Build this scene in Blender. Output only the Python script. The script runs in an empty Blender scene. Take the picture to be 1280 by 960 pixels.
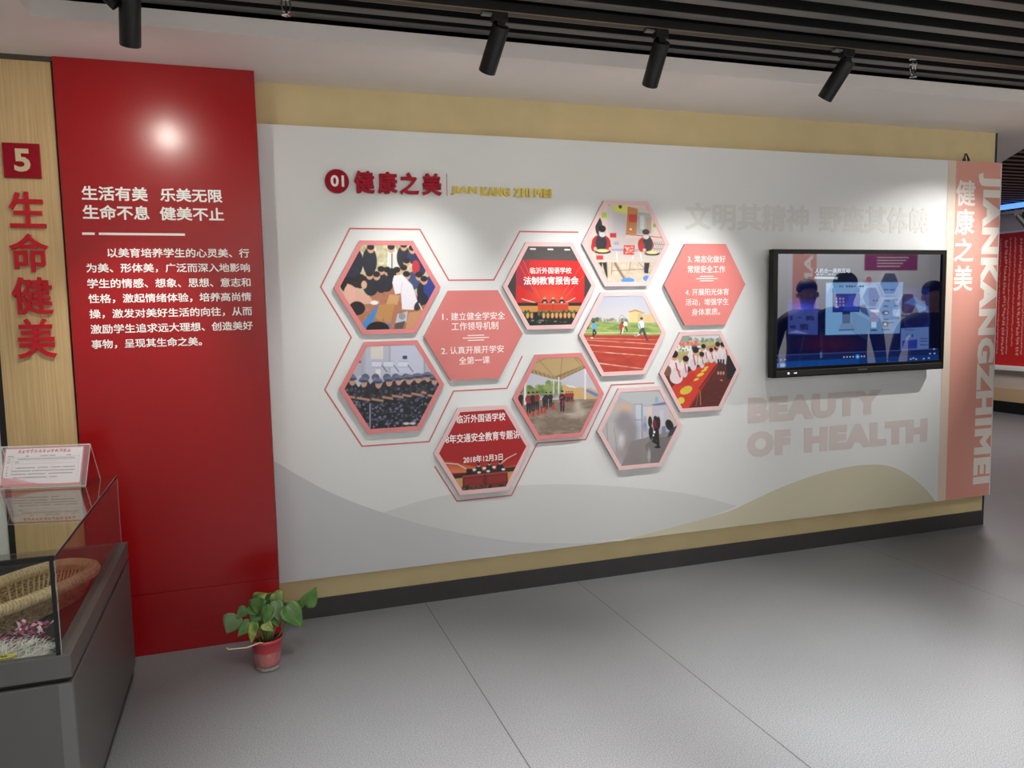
import bpy, bmesh, math, random
import numpy as np
from mathutils import Vector, Matrix

SC = bpy.context.scene
COL = SC.collection
random.seed(7)

# ------------------------------------------------------------------ camera, world, exposure
cam_d = bpy.data.cameras.new('camera')
cam = bpy.data.objects.new('camera', cam_d)
COL.objects.link(cam)
cam_d.sensor_fit = 'HORIZONTAL'
cam_d.sensor_width = 36.0
cam_d.lens = 987.34 / 1280 * 36.0
cam_d.clip_start = 0.05
RIGHT = Vector((0.94651037, -0.32204624, -0.02010804))
FWD = Vector((0.31887207, 0.94307913, -0.0944582))
UP = Vector((0.04938338, 0.08299378, 0.99532573))
cm = Matrix((RIGHT, UP, -FWD)).transposed().to_4x4()
cm.translation = Vector((0.0, -4.0, 1.535))
cam.matrix_world = cm
SC.camera = cam

w = bpy.data.worlds.new('world')
SC.world = w
w.use_nodes = True
w.node_tree.nodes['Background'].inputs[0].default_value = (0.8, 0.85, 0.9, 1)
w.node_tree.nodes['Background'].inputs[1].default_value = 0.05

SC.view_settings.view_transform = 'Standard'
SC.view_settings.look = 'None'
SC.view_settings.exposure = 0.26
SC.view_settings.gamma = 1.0
SC.view_settings.use_curve_mapping = False


def area_lamp(name, loc, sx, sy, watts, color=(1, 0.97, 0.93), rot=(0, 0, 0), spread=180):
    d = bpy.data.lights.new(name, 'AREA')
    d.shape = 'RECTANGLE'
    d.size, d.size_y = sx, sy
    d.energy = watts
    d.color = color
    d.spread = math.radians(spread)
    o = bpy.data.objects.new(name, d)
    COL.objects.link(o)
    o.location = loc
    o.rotation_euler = rot
    return o


# added room fill: unseen area lights under the ceiling, washes brightening the opposite wall
area_lamp('hall_fill', (1.4, -2.9, 2.66), 3.4, 1.1, 74, spread=95)
area_lamp('hall_fill', (5.4, -2.6, 2.66), 2.0, 1.2, 52, spread=110)
area_lamp('hall_fill', (7.4, 2.6, 2.66), 1.6, 2.0, 80)
area_lamp('hall_fill', (-2.6, -2.6, 2.60), 1.2, 1.6, 16)
area_lamp('wall_wash_fill', (6.8, -3.9, 2.64), 4.5, 0.3, 85, rot=(math.radians(-42), 0, 0))
area_lamp('wall_wash_fill', (1.0, -4.2, 2.64), 4.5, 0.3, 60, rot=(math.radians(-42), 0, 0))


# ------------------------------------------------------------------ colour and material helpers
def lin(c):
    return tuple(((v / 255) / 12.92 if v / 255 <= 0.04045 else ((v / 255 + 0.055) / 1.055) ** 2.4) for v in c)


MATS = {}


def mat(name, rgb, rough=0.5, metal=0.0, spec=0.5, emit=None, estr=0.0, noise=0.0, nscale=30.0, bump=0.0, coat=0.0):
    if name in MATS:
        return MATS[name]
    m = bpy.data.materials.new(name)
    m.use_nodes = True
    nt = m.node_tree
    b = nt.nodes['Principled BSDF']
    c = lin(rgb)
    b.inputs['Base Color'].default_value = (*c, 1)
    b.inputs['Roughness'].default_value = rough
    b.inputs['Metallic'].default_value = metal
    b.inputs['Specular IOR Level'].default_value = spec
    b.inputs['Coat Weight'].default_value = coat
    if emit:
        b.inputs['Emission Color'].default_value = (*lin(emit), 1)
        b.inputs['Emission Strength'].default_value = estr
    if noise or bump:
        tc = nt.nodes.new('ShaderNodeTexCoord')
        n = nt.nodes.new('ShaderNodeTexNoise')
        n.inputs['Scale'].default_value = nscale
        n.inputs['Detail'].default_value = 4
        nt.links.new(tc.outputs['Object'], n.inputs['Vector'])
        if noise:
            r = nt.nodes.new('ShaderNodeValToRGB')
            r.color_ramp.elements[0].position = 0.3
            r.color_ramp.elements[1].position = 0.7
            r.color_ramp.elements[0].color = (*[v * (1 - noise) for v in c], 1)
            r.color_ramp.elements[1].color = (*[min(1, v * (1 + noise)) for v in c], 1)
            nt.links.new(n.outputs['Fac'], r.inputs['Fac'])
            nt.links.new(r.outputs['Color'], b.inputs['Base Color'])
        if bump:
            bp = nt.nodes.new('ShaderNodeBump')
            bp.inputs['Strength'].default_value = bump
            bp.inputs['Distance'].default_value = 0.002
            nt.links.new(n.outputs['Fac'], bp.inputs['Height'])
            nt.links.new(bp.outputs['Normal'], b.inputs['Normal'])
    MATS[name] = m
    return m


def wood_mat(name, rgb, dark, along='Z', contrast=1.0, scale=1.0, rough=0.55):
    """straight-grained laminate: noise stretched along one axis"""
    m = bpy.data.materials.new(name)
    m.use_nodes = True
    nt = m.node_tree
    b = nt.nodes['Principled BSDF']
    b.inputs['Roughness'].default_value = rough
    tc = nt.nodes.new('ShaderNodeTexCoord')
    mp = nt.nodes.new('ShaderNodeMapping')
    s = {'Z': (70, 70, 1.2), 'X': (1.2, 70, 70)}[along]
    mp.inputs['Scale'].default_value = tuple(v * scale for v in s)
    n = nt.nodes.new('ShaderNodeTexNoise')
    n.inputs['Scale'].default_value = 2.0
    n.inputs['Detail'].default_value = 6
    n.inputs['Roughness'].default_value = 0.65
    r = nt.nodes.new('ShaderNodeValToRGB')
    r.color_ramp.elements[0].position = 0.5 - 0.2 * contrast
    r.color_ramp.elements[1].position = 0.5 + 0.2 * contrast
    r.color_ramp.elements[0].color = (*lin(dark), 1)
    r.color_ramp.elements[1].color = (*lin(rgb), 1)
    nt.links.new(tc.outputs['Object'], mp.inputs['Vector'])
    nt.links.new(mp.outputs['Vector'], n.inputs['Vector'])
    nt.links.new(n.outputs['Fac'], r.inputs['Fac'])
    nt.links.new(r.outputs['Color'], b.inputs['Base Color'])
    return m


def floor_mat():
    m = bpy.data.materials.new('grey_vinyl')
    m.use_nodes = True
    nt = m.node_tree
    N, L = nt.nodes, nt.links
    b = N['Principled BSDF']
    b.inputs['Roughness'].default_value = 0.38
    b.inputs['Specular IOR Level'].default_value = 0.4
    tc = N.new('ShaderNodeTexCoord')
    n1 = N.new('ShaderNodeTexNoise')
    n1.inputs['Scale'].default_value = 230
    n1.inputs['Detail'].default_value = 3
    n2 = N.new('ShaderNodeTexNoise')
    n2.inputs['Scale'].default_value = 2.0
    n2.inputs['Detail'].default_value = 4
    L.new(tc.outputs['Object'], n1.inputs['Vector'])
    L.new(tc.outputs['Object'], n2.inputs['Vector'])
    r = N.new('ShaderNodeValToRGB')
    r.color_ramp.elements[0].position = 0.34
    r.color_ramp.elements[1].position = 0.66
    r.color_ramp.elements[0].color = (*lin((98, 100, 103)), 1)
    r.color_ramp.elements[1].color = (*lin((143, 146, 150)), 1)
    L.new(n1.outputs['Fac'], r.inputs['Fac'])
    mx = N.new('ShaderNodeMixRGB')
    mx.blend_type = 'MULTIPLY'
    r2 = N.new('ShaderNodeValToRGB')
    r2.color_ramp.elements[0].color = (0.86, 0.86, 0.87, 1)
    r2.color_ramp.elements[1].color = (1.0, 1.0, 1.0, 1)
    L.new(n2.outputs['Fac'], r2.inputs['Fac'])
    mx.inputs[0].default_value = 1.0
    L.new(r.outputs['Color'], mx.inputs[1])
    L.new(r2.outputs['Color'], mx.inputs[2])
    # welded seams between the vinyl sheets
    sep = N.new('ShaderNodeSeparateXYZ')
    L.new(tc.outputs['Object'], sep.inputs[0])
    last = mx.outputs['Color']
    for axis, at in (('X', 0.84), ('X', 1.71), ('X', 3.64), ('X', 5.6), ('Y', 1.6)):
        d = N.new('ShaderNodeMath'); d.operation = 'SUBTRACT'; d.inputs[1].default_value = at
        a = N.new('ShaderNodeMath'); a.operation = 'ABSOLUTE'
        l = N.new('ShaderNodeMath'); l.operation = 'LESS_THAN'; l.inputs[1].default_value = 0.0022
        L.new(sep.outputs[axis], d.inputs[0]); L.new(d.outputs[0], a.inputs[0]); L.new(a.outputs[0], l.inputs[0])
        k = N.new('ShaderNodeMixRGB'); k.blend_type = 'MIX'
        k.inputs[2].default_value = (*lin((70, 69, 70)), 1)
        L.new(l.outputs[0], k.inputs[0]); L.new(last, k.inputs[1])
        last = k.outputs['Color']
    L.new(last, b.inputs['Base Color'])
    bp = N.new('ShaderNodeBump')
    bp.inputs['Strength'].default_value = 0.04
    bp.inputs['Distance'].default_value = 0.001
    L.new(n1.outputs['Fac'], bp.inputs['Height'])
    L.new(bp.outputs['Normal'], b.inputs['Normal'])
    return m


def glass_mat(name, tint=(255, 255, 255), refl=1.0, ior=1.45):
    """thin pane: clear transmission mixed with a Fresnel mirror"""
    m = bpy.data.materials.new(name)
    m.use_nodes = True
    nt = m.node_tree
    for n in list(nt.nodes):
        nt.nodes.remove(n)
    out = nt.nodes.new('ShaderNodeOutputMaterial')
    t = nt.nodes.new('ShaderNodeBsdfTransparent')
    t.inputs[0].default_value = (*lin(tint), 1)
    g = nt.nodes.new('ShaderNodeBsdfGlossy')
    g.inputs['Roughness'].default_value = 0.0
    f = nt.nodes.new('ShaderNodeFresnel')
    f.inputs['IOR'].default_value = ior
    k = nt.nodes.new('ShaderNodeMath'); k.operation = 'MULTIPLY'; k.inputs[1].default_value = refl; k.use_clamp = True
    mx = nt.nodes.new('ShaderNodeMixShader')
    geo = nt.nodes.new('ShaderNodeNewGeometry')
    inv = nt.nodes.new('ShaderNodeMath'); inv.operation = 'SUBTRACT'; inv.inputs[0].default_value = 1.0
    k2 = nt.nodes.new('ShaderNodeMath'); k2.operation = 'MULTIPLY'
    nt.links.new(geo.outputs['Backfacing'], inv.inputs[1])
    nt.links.new(f.outputs[0], k.inputs[0])
    nt.links.new(k.outputs[0], k2.inputs[0])
    nt.links.new(inv.outputs[0], k2.inputs[1])
    nt.links.new(k2.outputs[0], mx.inputs[0])
    nt.links.new(t.outputs[0], mx.inputs[1])
    nt.links.new(g.outputs[0], mx.inputs[2])
    nt.links.new(mx.outputs[0], out.inputs[0])
    return m


def print_mat(name, rough=0.45):
    """a printed picture: the ink colours are stored with the sheet"""
    m = bpy.data.materials.new(name)
    m.use_nodes = True
    b = m.node_tree.nodes['Principled BSDF']
    a = m.node_tree.nodes.new('ShaderNodeAttribute')
    a.attribute_name = 'ink'
    m.node_tree.links.new(a.outputs['Color'], b.inputs['Base Color'])
    b.inputs['Roughness'].default_value = rough
    return m


def screen_mat():
    """a lit display behind a reflective touch glass"""
    m = bpy.data.materials.new('lit_touch_screen')
    m.use_nodes = True
    nt = m.node_tree
    for n in list(nt.nodes):
        nt.nodes.remove(n)
    out = nt.nodes.new('ShaderNodeOutputMaterial')
    a = nt.nodes.new('ShaderNodeAttribute')
    a.attribute_name = 'ink'
    e = nt.nodes.new('ShaderNodeEmission')
    e.inputs['Strength'].default_value = 0.62
    nt.links.new(a.outputs['Color'], e.inputs['Color'])
    g = nt.nodes.new('ShaderNodeBsdfGlossy')
    g.inputs['Roughness'].default_value = 0.02
    g.inputs['Color'].default_value = (0.17, 0.17, 0.18, 1)
    ad = nt.nodes.new('ShaderNodeAddShader')
    nt.links.new(e.outputs[0], ad.inputs[0])
    nt.links.new(g.outputs[0], ad.inputs[1])
    nt.links.new(ad.outputs[0], out.inputs[0])
    return m


# ------------------------------------------------------------------ object helpers
def tag(o, label=None, cat=None, group=None, kind=None):
    if label: o['label'] = label
    if cat: o['category'] = cat
    if group: o['group'] = group
    if kind: o['kind'] = kind
    return o


def thing(name, label, cat, loc=(0, 0, 0), rotz=0.0, group=None):
    o = bpy.data.objects.new(name, None)
    o.empty_display_size = 0.05
    COL.objects.link(o)
    o.location = loc
    o.rotation_euler = (0, 0, rotz)
    return tag(o, label, cat, group)


def obj(name, bm, m, parent=None, smooth=False, label=None):
    me = bpy.data.meshes.new(name)
    bmesh.ops.recalc_face_normals(bm, faces=bm.faces[:])
    if smooth:
        for f in bm.faces:
            f.smooth = True
    bm.to_mesh(me)
    bm.free()
    for mm in (m if isinstance(m, (list, tuple)) else [m]):
        me.materials.append(mm)
    o = bpy.data.objects.new(name, me)
    COL.objects.link(o)
    if parent is not None:
        o.parent = parent
    if label:
        o['label'] = label
    return o


def struct(name, bm, m, parent=None, **k):
    o = obj(name, bm, m, parent, **k)
    if parent is None:
        o['kind'] = 'structure'
    return o


def box(bm, x0, x1, y0, y1, z0, z1, bevel=0.0, mi=0):
    vs = [bm.verts.new((x, y, z)) for x in (x0, x1) for y in (y0, y1) for z in (z0, z1)]
    fs = []
    for q in ((0, 1, 3, 2), (4, 6, 7, 5), (0, 4, 5, 1), (2, 3, 7, 6), (0, 2, 6, 4), (1, 5, 7, 3)):
        f = bm.faces.new([vs[i] for i in q]); f.material_index = mi
        fs.append(f)
    if bevel:
        es = list({e for f in fs for e in f.edges})
        bmesh.ops.bevel(bm, geom=es, offset=bevel, segments=2, affect='EDGES', profile=0.5)
    return bm


def BOX(*a, **k):
    return box(bmesh.new(), *a, **k)


def prism(bm, pts, y0, y1, plane='XZ'):
    """extrude an outline; XZ outlines run in y, XY outlines run in z"""
    P = (lambda p, d: (p[0], d, p[1])) if plane == 'XZ' else (lambda p, d: (p[0], p[1], d))
    a = [bm.verts.new(P(p, y0)) for p in pts]
    b = [bm.verts.new(P(p, y1)) for p in pts]
    n = len(pts)
    bm.faces.new(a); bm.faces.new(b[::-1])
    for i in range(n):
        bm.faces.new((a[i], b[i], b[(i + 1) % n], a[(i + 1) % n]))
    return bm


def tube(bm, pts, r, n=10, cap=True):
    pts = [Vector(p) for p in pts]
    rs = r if isinstance(r, (list, tuple)) else [r] * len(pts)
    rings = []
    t0 = None
    for i, p in enumerate(pts):
        t = (pts[min(i + 1, len(pts) - 1)] - pts[max(i - 1, 0)]).normalized()
        if t0 is None:
            u = t.orthogonal().normalized()
        else:
            u = (u - t * u.dot(t)).normalized()
        t0 = t
        v = t.cross(u)
        rings.append([bm.verts.new(p + (u * math.cos(a) + v * math.sin(a)) * rs[i]) for a in [2 * math.pi * k / n for k in range(n)]])
    for a, b in zip(rings, rings[1:]):
        for k in range(n):
            bm.faces.new((a[k], a[(k + 1) % n], b[(k + 1) % n], b[k]))
    if cap:
        bm.faces.new(rings[0][::-1]); bm.faces.new(rings[-1])
    return bm


def lathe(bm, prof, c=(0, 0, 0), n=32, axis=None):
    """profile of (radius, height) pairs turned about z (or about AXIS)"""
    q = Vector((0, 0, 1)).rotation_difference(Vector(axis)) if axis is not None else None
    rings = []
    for r, h in prof:
        if r < 1e-6:
            p = Vector((0, 0, h))
            rings.append([bm.verts.new((q @ p if q else p) + Vector(c))])
        else:
            ring = []
            for k in range(n):
                a = 2 * math.pi * k / n
                p = Vector((r * math.cos(a), r * math.sin(a), h))
                ring.append(bm.verts.new((q @ p if q else p) + Vector(c)))
            rings.append(ring)
    for a, b in zip(rings, rings[1:]):
        for k in range(n):
            va = [a[k % len(a)], a[(k + 1) % len(a)]]
            vb = [b[(k + 1) % len(b)], b[k % len(b)]]
            vs = []
            for v in va + vb:
                if v not in vs: vs.append(v)
            if len(vs) > 2:
                bm.faces.new(vs)
    return bm


def text_bm(s, x0, x1, z0, z1, y, depth=0.0006, bold=0.0, rot=None, shear=0.0, gap=1.0):
    """lettering that fills the rectangle x0..x1, z0..z1 and stands on the plane y, facing -y"""
    c = bpy.data.curves.new('lettering', 'FONT')
    c.body = s
    c.resolution_u = 3
    c.extrude = 0.5
    c.bevel_depth = bold                  # widens the strokes
    c.bevel_resolution = 0
    c.shear = shear
    c.space_character = gap
    o = bpy.data.objects.new('lettering', c)
    COL.objects.link(o)
    bpy.context.view_layer.update()
    me = bpy.data.meshes.new_from_object(o.evaluated_get(bpy.context.evaluated_depsgraph_get()))
    bpy.data.objects.remove(o)
    n = len(me.vertices)
    me.polygons.foreach_set('use_smooth', [False] * len(me.polygons))
    co = np.empty(n * 3)
    me.vertices.foreach_get('co', co)
    co = co.reshape(-1, 3)
    if rot == 'cw':                       # reads downwards
        co = np.stack([co[:, 1], -co[:, 0], co[:, 2]], 1)
    lo, hi = co.min(0), co.max(0)
    u = (co[:, 0] - lo[0]) / max(hi[0] - lo[0], 1e-9)
    v = (co[:, 1] - lo[1]) / max(hi[1] - lo[1], 1e-9)
    d = (co[:, 2] - lo[2]) / max(hi[2] - lo[2], 1e-9)
    out = np.stack([x0 + u * (x1 - x0), y - d * depth, z0 + v * (z1 - z0)], 1)
    me.vertices.foreach_set('co', out.ravel())
    bm = bmesh.new()
    bm.from_mesh(me)
    bpy.data.meshes.remove(me)
    return bm


def text(name, s, x0, x1, z0, z1, y, m, parent, **k):
    return obj(name, text_bm(s, x0, x1, z0, z1, y, **k), m, parent)


class Pic:
    """a picture painted in the units of a sketch, later carried by a fine sheet"""

    def __init__(self, x0, x1, y0, y1, nx, ny, bg):
        self.X, self.Y = np.meshgrid(np.linspace(x0, x1, nx), np.linspace(y0, y1, ny))
        self.a = np.empty((ny, nx, 3)); self.a[:] = lin(bg)
        self.rng = np.random.default_rng(5)
        self.px = abs(x1 - x0) / nx

    def put(self, mask, c, al=1.0):
        m = (np.clip(mask, 0, 1) * al)[..., None]
        self.a = self.a * (1 - m) + np.array(lin(c)) * m

    def soft(self, d):
        return np.clip(0.5 - d / self.px, 0, 1)

    def rect(self, x0, y0, x1, y1, c, al=1.0):
        self.put(self.soft(np.maximum(np.abs(self.X - (x0 + x1) / 2) - abs(x1 - x0) / 2, np.abs(self.Y - (y0 + y1) / 2) - abs(y1 - y0) / 2)), c, al)

    def ell(self, cx, cy, rx, ry, c, al=1.0, blur=0.0, rot=0.0):
        s, k = math.sin(rot), math.cos(rot)
        dx, dy = self.X - cx, self.Y - cy
        u, v = (dx * k + dy * s) / rx, (-dx * s + dy * k) / ry
        r = np.sqrt(u * u + v * v)
        self.put(np.clip((1 - r) / blur, 0, 1) if blur else self.soft((r - 1) * min(rx, ry)), c, al)

    def poly(self, pts, c, al=1.0):
        ins = np.zeros(self.X.shape, bool)
        n = len(pts)
        dm = np.full(self.X.shape, 1e9)
        for i in range(n):
            (xa, ya), (xb, yb) = pts[i], pts[(i + 1) % n]
            cond = (ya > self.Y) != (yb > self.Y)
            ins ^= cond & (self.X < (xb - xa) * (self.Y - ya) / ((yb - ya) if yb != ya else 1e-9) + xa)
            L2 = (xb - xa) ** 2 + (yb - ya) ** 2 + 1e-9
            t = np.clip(((self.X - xa) * (xb - xa) + (self.Y - ya) * (yb - ya)) / L2, 0, 1)
            dm = np.minimum(dm, np.hypot(self.X - xa - t * (xb - xa), self.Y - ya - t * (yb - ya)))
        self.put(self.soft(np.where(ins, -dm, dm)), c, al)

    def line(self, p, q, wd, c, al=1.0):
        (xa, ya), (xb, yb) = p, q
        L2 = (xb - xa) ** 2 + (yb - ya) ** 2 + 1e-9
        t = np.clip(((self.X - xa) * (xb - xa) + (self.Y - ya) * (yb - ya)) / L2, 0, 1)
        self.put(self.soft(np.hypot(self.X - xa - t * (xb - xa), self.Y - ya - t * (yb - ya)) - wd / 2), c, al)

    def grad(self, y0, c0, y1, c1, x0=-1e9, x1=1e9):
        t = np.clip((self.Y - y0) / (y1 - y0), 0, 1)[..., None]
        col = np.array(lin(c0)) * (1 - t) + np.array(lin(c1)) * t
        m = ((self.Y >= min(y0, y1)) & (self.Y <= max(y0, y1)) & (self.X >= x0) & (self.X <= x1))[..., None]
        self.a = np.where(m, col, self.a)

    def speck(self, x0, y0, x1, y1, n, r, cols, al=0.8, asp=1.0):
        for _ in range(n):
            x, y = self.rng.uniform(x0, x1), self.rng.uniform(y0, y1)
            rr = r * self.rng.uniform(0.5, 1.3)
            self.ell(x, y, rr * asp, rr, cols[self.rng.integers(len(cols))], al)

    def figure(self, x, top, h, shirt, trousers, skin=(205, 165, 140), hair=(28, 26, 28), wd=0.16, cap=None, lean=0.0):
        """a small painted standing figure, TOP is the crown and H the height"""
        k = h
        self.poly([(x - wd * k * .45, top + k * .52), (x + wd * k * .45, top + k * .52), (x + wd * k * .38, top + k), (x + .02 * k, top + k), (x, top + .62 * k), (x - .02 * k, top + k), (x - wd * k * .38, top + k)], trousers)
        self.ell(x, top + k * .35, wd * k * .62, k * .2, shirt)
        self.ell(x + lean * k, top + k * .08, k * .055, k * .075, skin)
        self.ell(x + lean * k, top + k * .05, k * .062, k * .055, cap or hair)


def sheet(name, pic, place, m, parent, keep=None):
    """carry a painted picture on a fine flat mesh; PLACE(X, Y) gives the points, KEEP masks the outline"""
    ny, nx = pic.X.shape
    P = place(pic.X, pic.Y).reshape(-1, 3)
    k = keep.ravel() if keep is not None else np.ones(nx * ny, bool)
    idx = np.arange(nx * ny).reshape(ny, nx)
    q = np.stack([idx[:-1, :-1], idx[:-1, 1:], idx[1:, 1:], idx[1:, :-1]], -1).reshape(-1, 4)
    q = q[k[q].all(1)]
    used = np.unique(q)
    remap = np.zeros(nx * ny, int); remap[used] = np.arange(len(used))
    q = remap[q]; P = P[used]; colr = pic.a.reshape(-1, 3)[used]
    e1 = P[q[0, 1]] - P[q[0, 0]]; e2 = P[q[0, 3]] - P[q[0, 0]]
    nrm = np.cross(e1, e2)
    if nrm @ np.array((0.0, -1.0, 0.35)) < 0:
        q = q[:, ::-1]
    me = bpy.data.meshes.new(name)
    me.vertices.add(len(P)); me.vertices.foreach_set('co', P.ravel())
    me.loops.add(q.size); me.loops.foreach_set('vertex_index', q.ravel().astype(np.int32))
    me.polygons.add(len(q)); me.polygons.foreach_set('loop_start', (np.arange(len(q)) * 4).astype(np.int32))
    at = me.color_attributes.new('ink', 'FLOAT_COLOR', 'POINT')
    at.data.foreach_set('color', np.concatenate([colr, np.ones((len(colr), 1))], 1).ravel().astype(np.float32))
    me.update(); me.validate()
    me.materials.append(m)
    o = bpy.data.objects.new(name, me)
    COL.objects.link(o)
    o.parent = parent
    return o


# ------------------------------------------------------------------ materials of the place
M_white = mat('white_paint', (240, 234, 229), 0.7, noise=0.02, nscale=3)
M_beige = mat('beige_paint', (212, 194, 148), 0.65, noise=0.05, nscale=5)
M_board = mat('white_display_film', (226, 229, 230), 0.42)
M_black = mat('black_metal', (16, 16, 17), 0.45)
M_blackmat = mat('black_void', (6, 6, 6), 0.9)
M_slat = mat('slat_lit_grey', (104, 102, 98), 0.45)
M_base = mat('charcoal_skirting', (52, 52, 54), 0.5, noise=0.1, nscale=8)
M_red = mat('red_lacquer', (158, 11, 19), 0.26, spec=0.5)
M_wood = wood_mat('oak_laminate', (214, 186, 138), (186, 156, 108))
M_redletter = mat('red_acrylic', (190, 22, 38), 0.35, spec=0.3)
M_crimson = mat('crimson_acrylic', (150, 6, 32), 0.45, spec=0.2)
M_whiteink = mat('white_letter', (244, 242, 238), 0.5)
M_gold = mat('gold_letter', (214, 190, 70), 0.35, metal=0.3)
M_line = mat('pink_line_ink', (203, 112, 116), 0.5)
M_pinkA = mat('strong_pink_plaque', (224, 136, 138), 0.45)
M_pinkB = mat('pale_pink_plaque', (233, 196, 198), 0.45)
M_pinkstrip = mat('salmon_film', (222, 156, 142), 0.5)
M_cream = mat('cream_film', (226, 208, 190), 0.5)
M_pvc = mat('grey_board_edge', (170, 170, 172), 0.6)
M_case = mat('grey_steel', (98, 98, 97), 0.42, metal=0.3)
M_chrome = mat('chrome', (215, 215, 215), 0.15, metal=1.0)
M_print = print_mat('printed_photo')
M_screen = screen_mat()
M_glass = glass_mat('case_glass', (249, 252, 251), 1.6, 1.5)
M_acrylic = glass_mat('clear_acrylic', (252, 253, 253), 1.3, 1.45)

# ------------------------------------------------------------------ room shell
WX = 4.735          # right end of the display wall
SOF = 2.62          # underside of the soffit
struct('floor', BOX(-4, 9.75, -5.0, 8.0, -0.1, 0.0), floor_mat())

struct('wall_back', BOX(-0.70, WX, 0.0, 0.2, 0.0, SOF), M_beige)
struct('baseboard_back', BOX(0.09, WX + 0.004, -0.012, 0.0, 0.0, 0.098), M_base)
bm = bmesh.new()
box(bm, WX, WX + 0.018, 0.0, 0.2, 0.0, SOF)
struct('trim_1', bm, M_black)
struct('wall_left', BOX(-4.0, -0.999, -0.145, 0.1, 0.0, SOF), mat('white_left_paint', (232, 233, 228), 0.6))
bm = BOX(-0.999, -0.975, -0.152, 0.1, 0.0, SOF)
struct('trim_2', bm, M_black)
bm = BOX(-1.02, -0.695, -0.165, -0.13, 2.603, SOF)
struct('trim_3', bm, mat('dark_bronze', (70, 62, 52), 0.5))
struct('wall_far', BOX(-4, 9.75, 8.0, 8.1, 0, 3.2), M_white)
struct('wall_side', BOX(-4.1, -4.0, -5.0, 8.1, 0, 3.2), M_white)
struct('wall_front', BOX(-4, 9.75, -5.1, -5.0, 0, 3.2), mat('opposite_wall_paint', (228, 226, 222), 0.6))
# right wall with its painted bands
bm = bmesh.new()
struct('wall_right', BOX(9.75, 9.85, -5, 8, 0, 3.2), mat('pinkish_wall_paint', (206, 190, 180), 0.6))
struct('baseboard_right', BOX(9.72, 9.75, -5, 8, 0, 0.156), M_black)
struct('trim_4', BOX(9.735, 9.75, -5, 8, 0.156, 0.335), mat('tan_band', (206, 172, 136), 0.6))
struct('trim_5', BOX(9.66, 9.75, 1.5, 8, 0.585, 0.625), mat('white_ledge', (235, 232, 228), 0.5))

# soffit with the upstand round the recessed ceiling
outline = [(-4, -5.0), (-0.67, -5.0), (-0.67, -0.65), (4.69, -0.65), (5.86, 0.93), (8.4, 4.4), (8.4, 8.0), (-4, 8.0)]
struct('ceiling', prism(bmesh.new(), outline, SOF, SOF + 0.066, 'XY'), M_white)
# recessed grille of charcoal slats with the dark plenum above


def slat(bm, x0, y):
    """black slat whose underside strip is painted grey for the light it catches"""
    box(bm, x0, 9.75, y - 0.026, y + 0.026, 2.707, 2.80, mi=1)
    box(bm, x0, 9.75, y - 0.0265, y + 0.0265, 2.704, 2.707, mi=0)


bm = bmesh.new()
ys = [-0.678, -0.785] + [-0.93 - 0.149 * k for k in range(27)]
for y in ys:
    slat(bm, -0.67, y)
y = -0.53
while y < 7.9:
    x0 = 4.75 if y < 0.25 else 4.2
    slat(bm, x0 + max(0, y) * 0.6, y)
    y += 0.149
ceil2 = struct('ceiling_slats', bm, [M_slat, M_blackmat])  # grey undersides, black sides: bounce light and gap shade painted in
struct('ceiling_plenum', BOX(-4.1, 9.85, -5.1, 8.1, 3.2, 3.25), M_blackmat)

# ------------------------------------------------------------------ track, spotlights, sprinklers
t = thing('track_rail', 'long black lighting track fixed under the slatted ceiling', 'track', (2.6, -1.0, 2.69))
bm = bmesh.new()
box(bm, -3.2, 4.6, -0.018, 0.018, -0.022, 0.015)
obj('rail', bm, M_black, t)
bm = bmesh.new()
for s in (-1, 1):
    box(bm, -3.2, 4.6, s * 0.0205 - 0.0015, s * 0.0205 + 0.0015, -0.0225, -0.019)
obj('rail_highlight', bm, mat('tan_highlight', (150, 130, 100), 0.4, metal=0.6), t)  # tan strips painted as the highlight along the rail's lower edges


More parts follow.
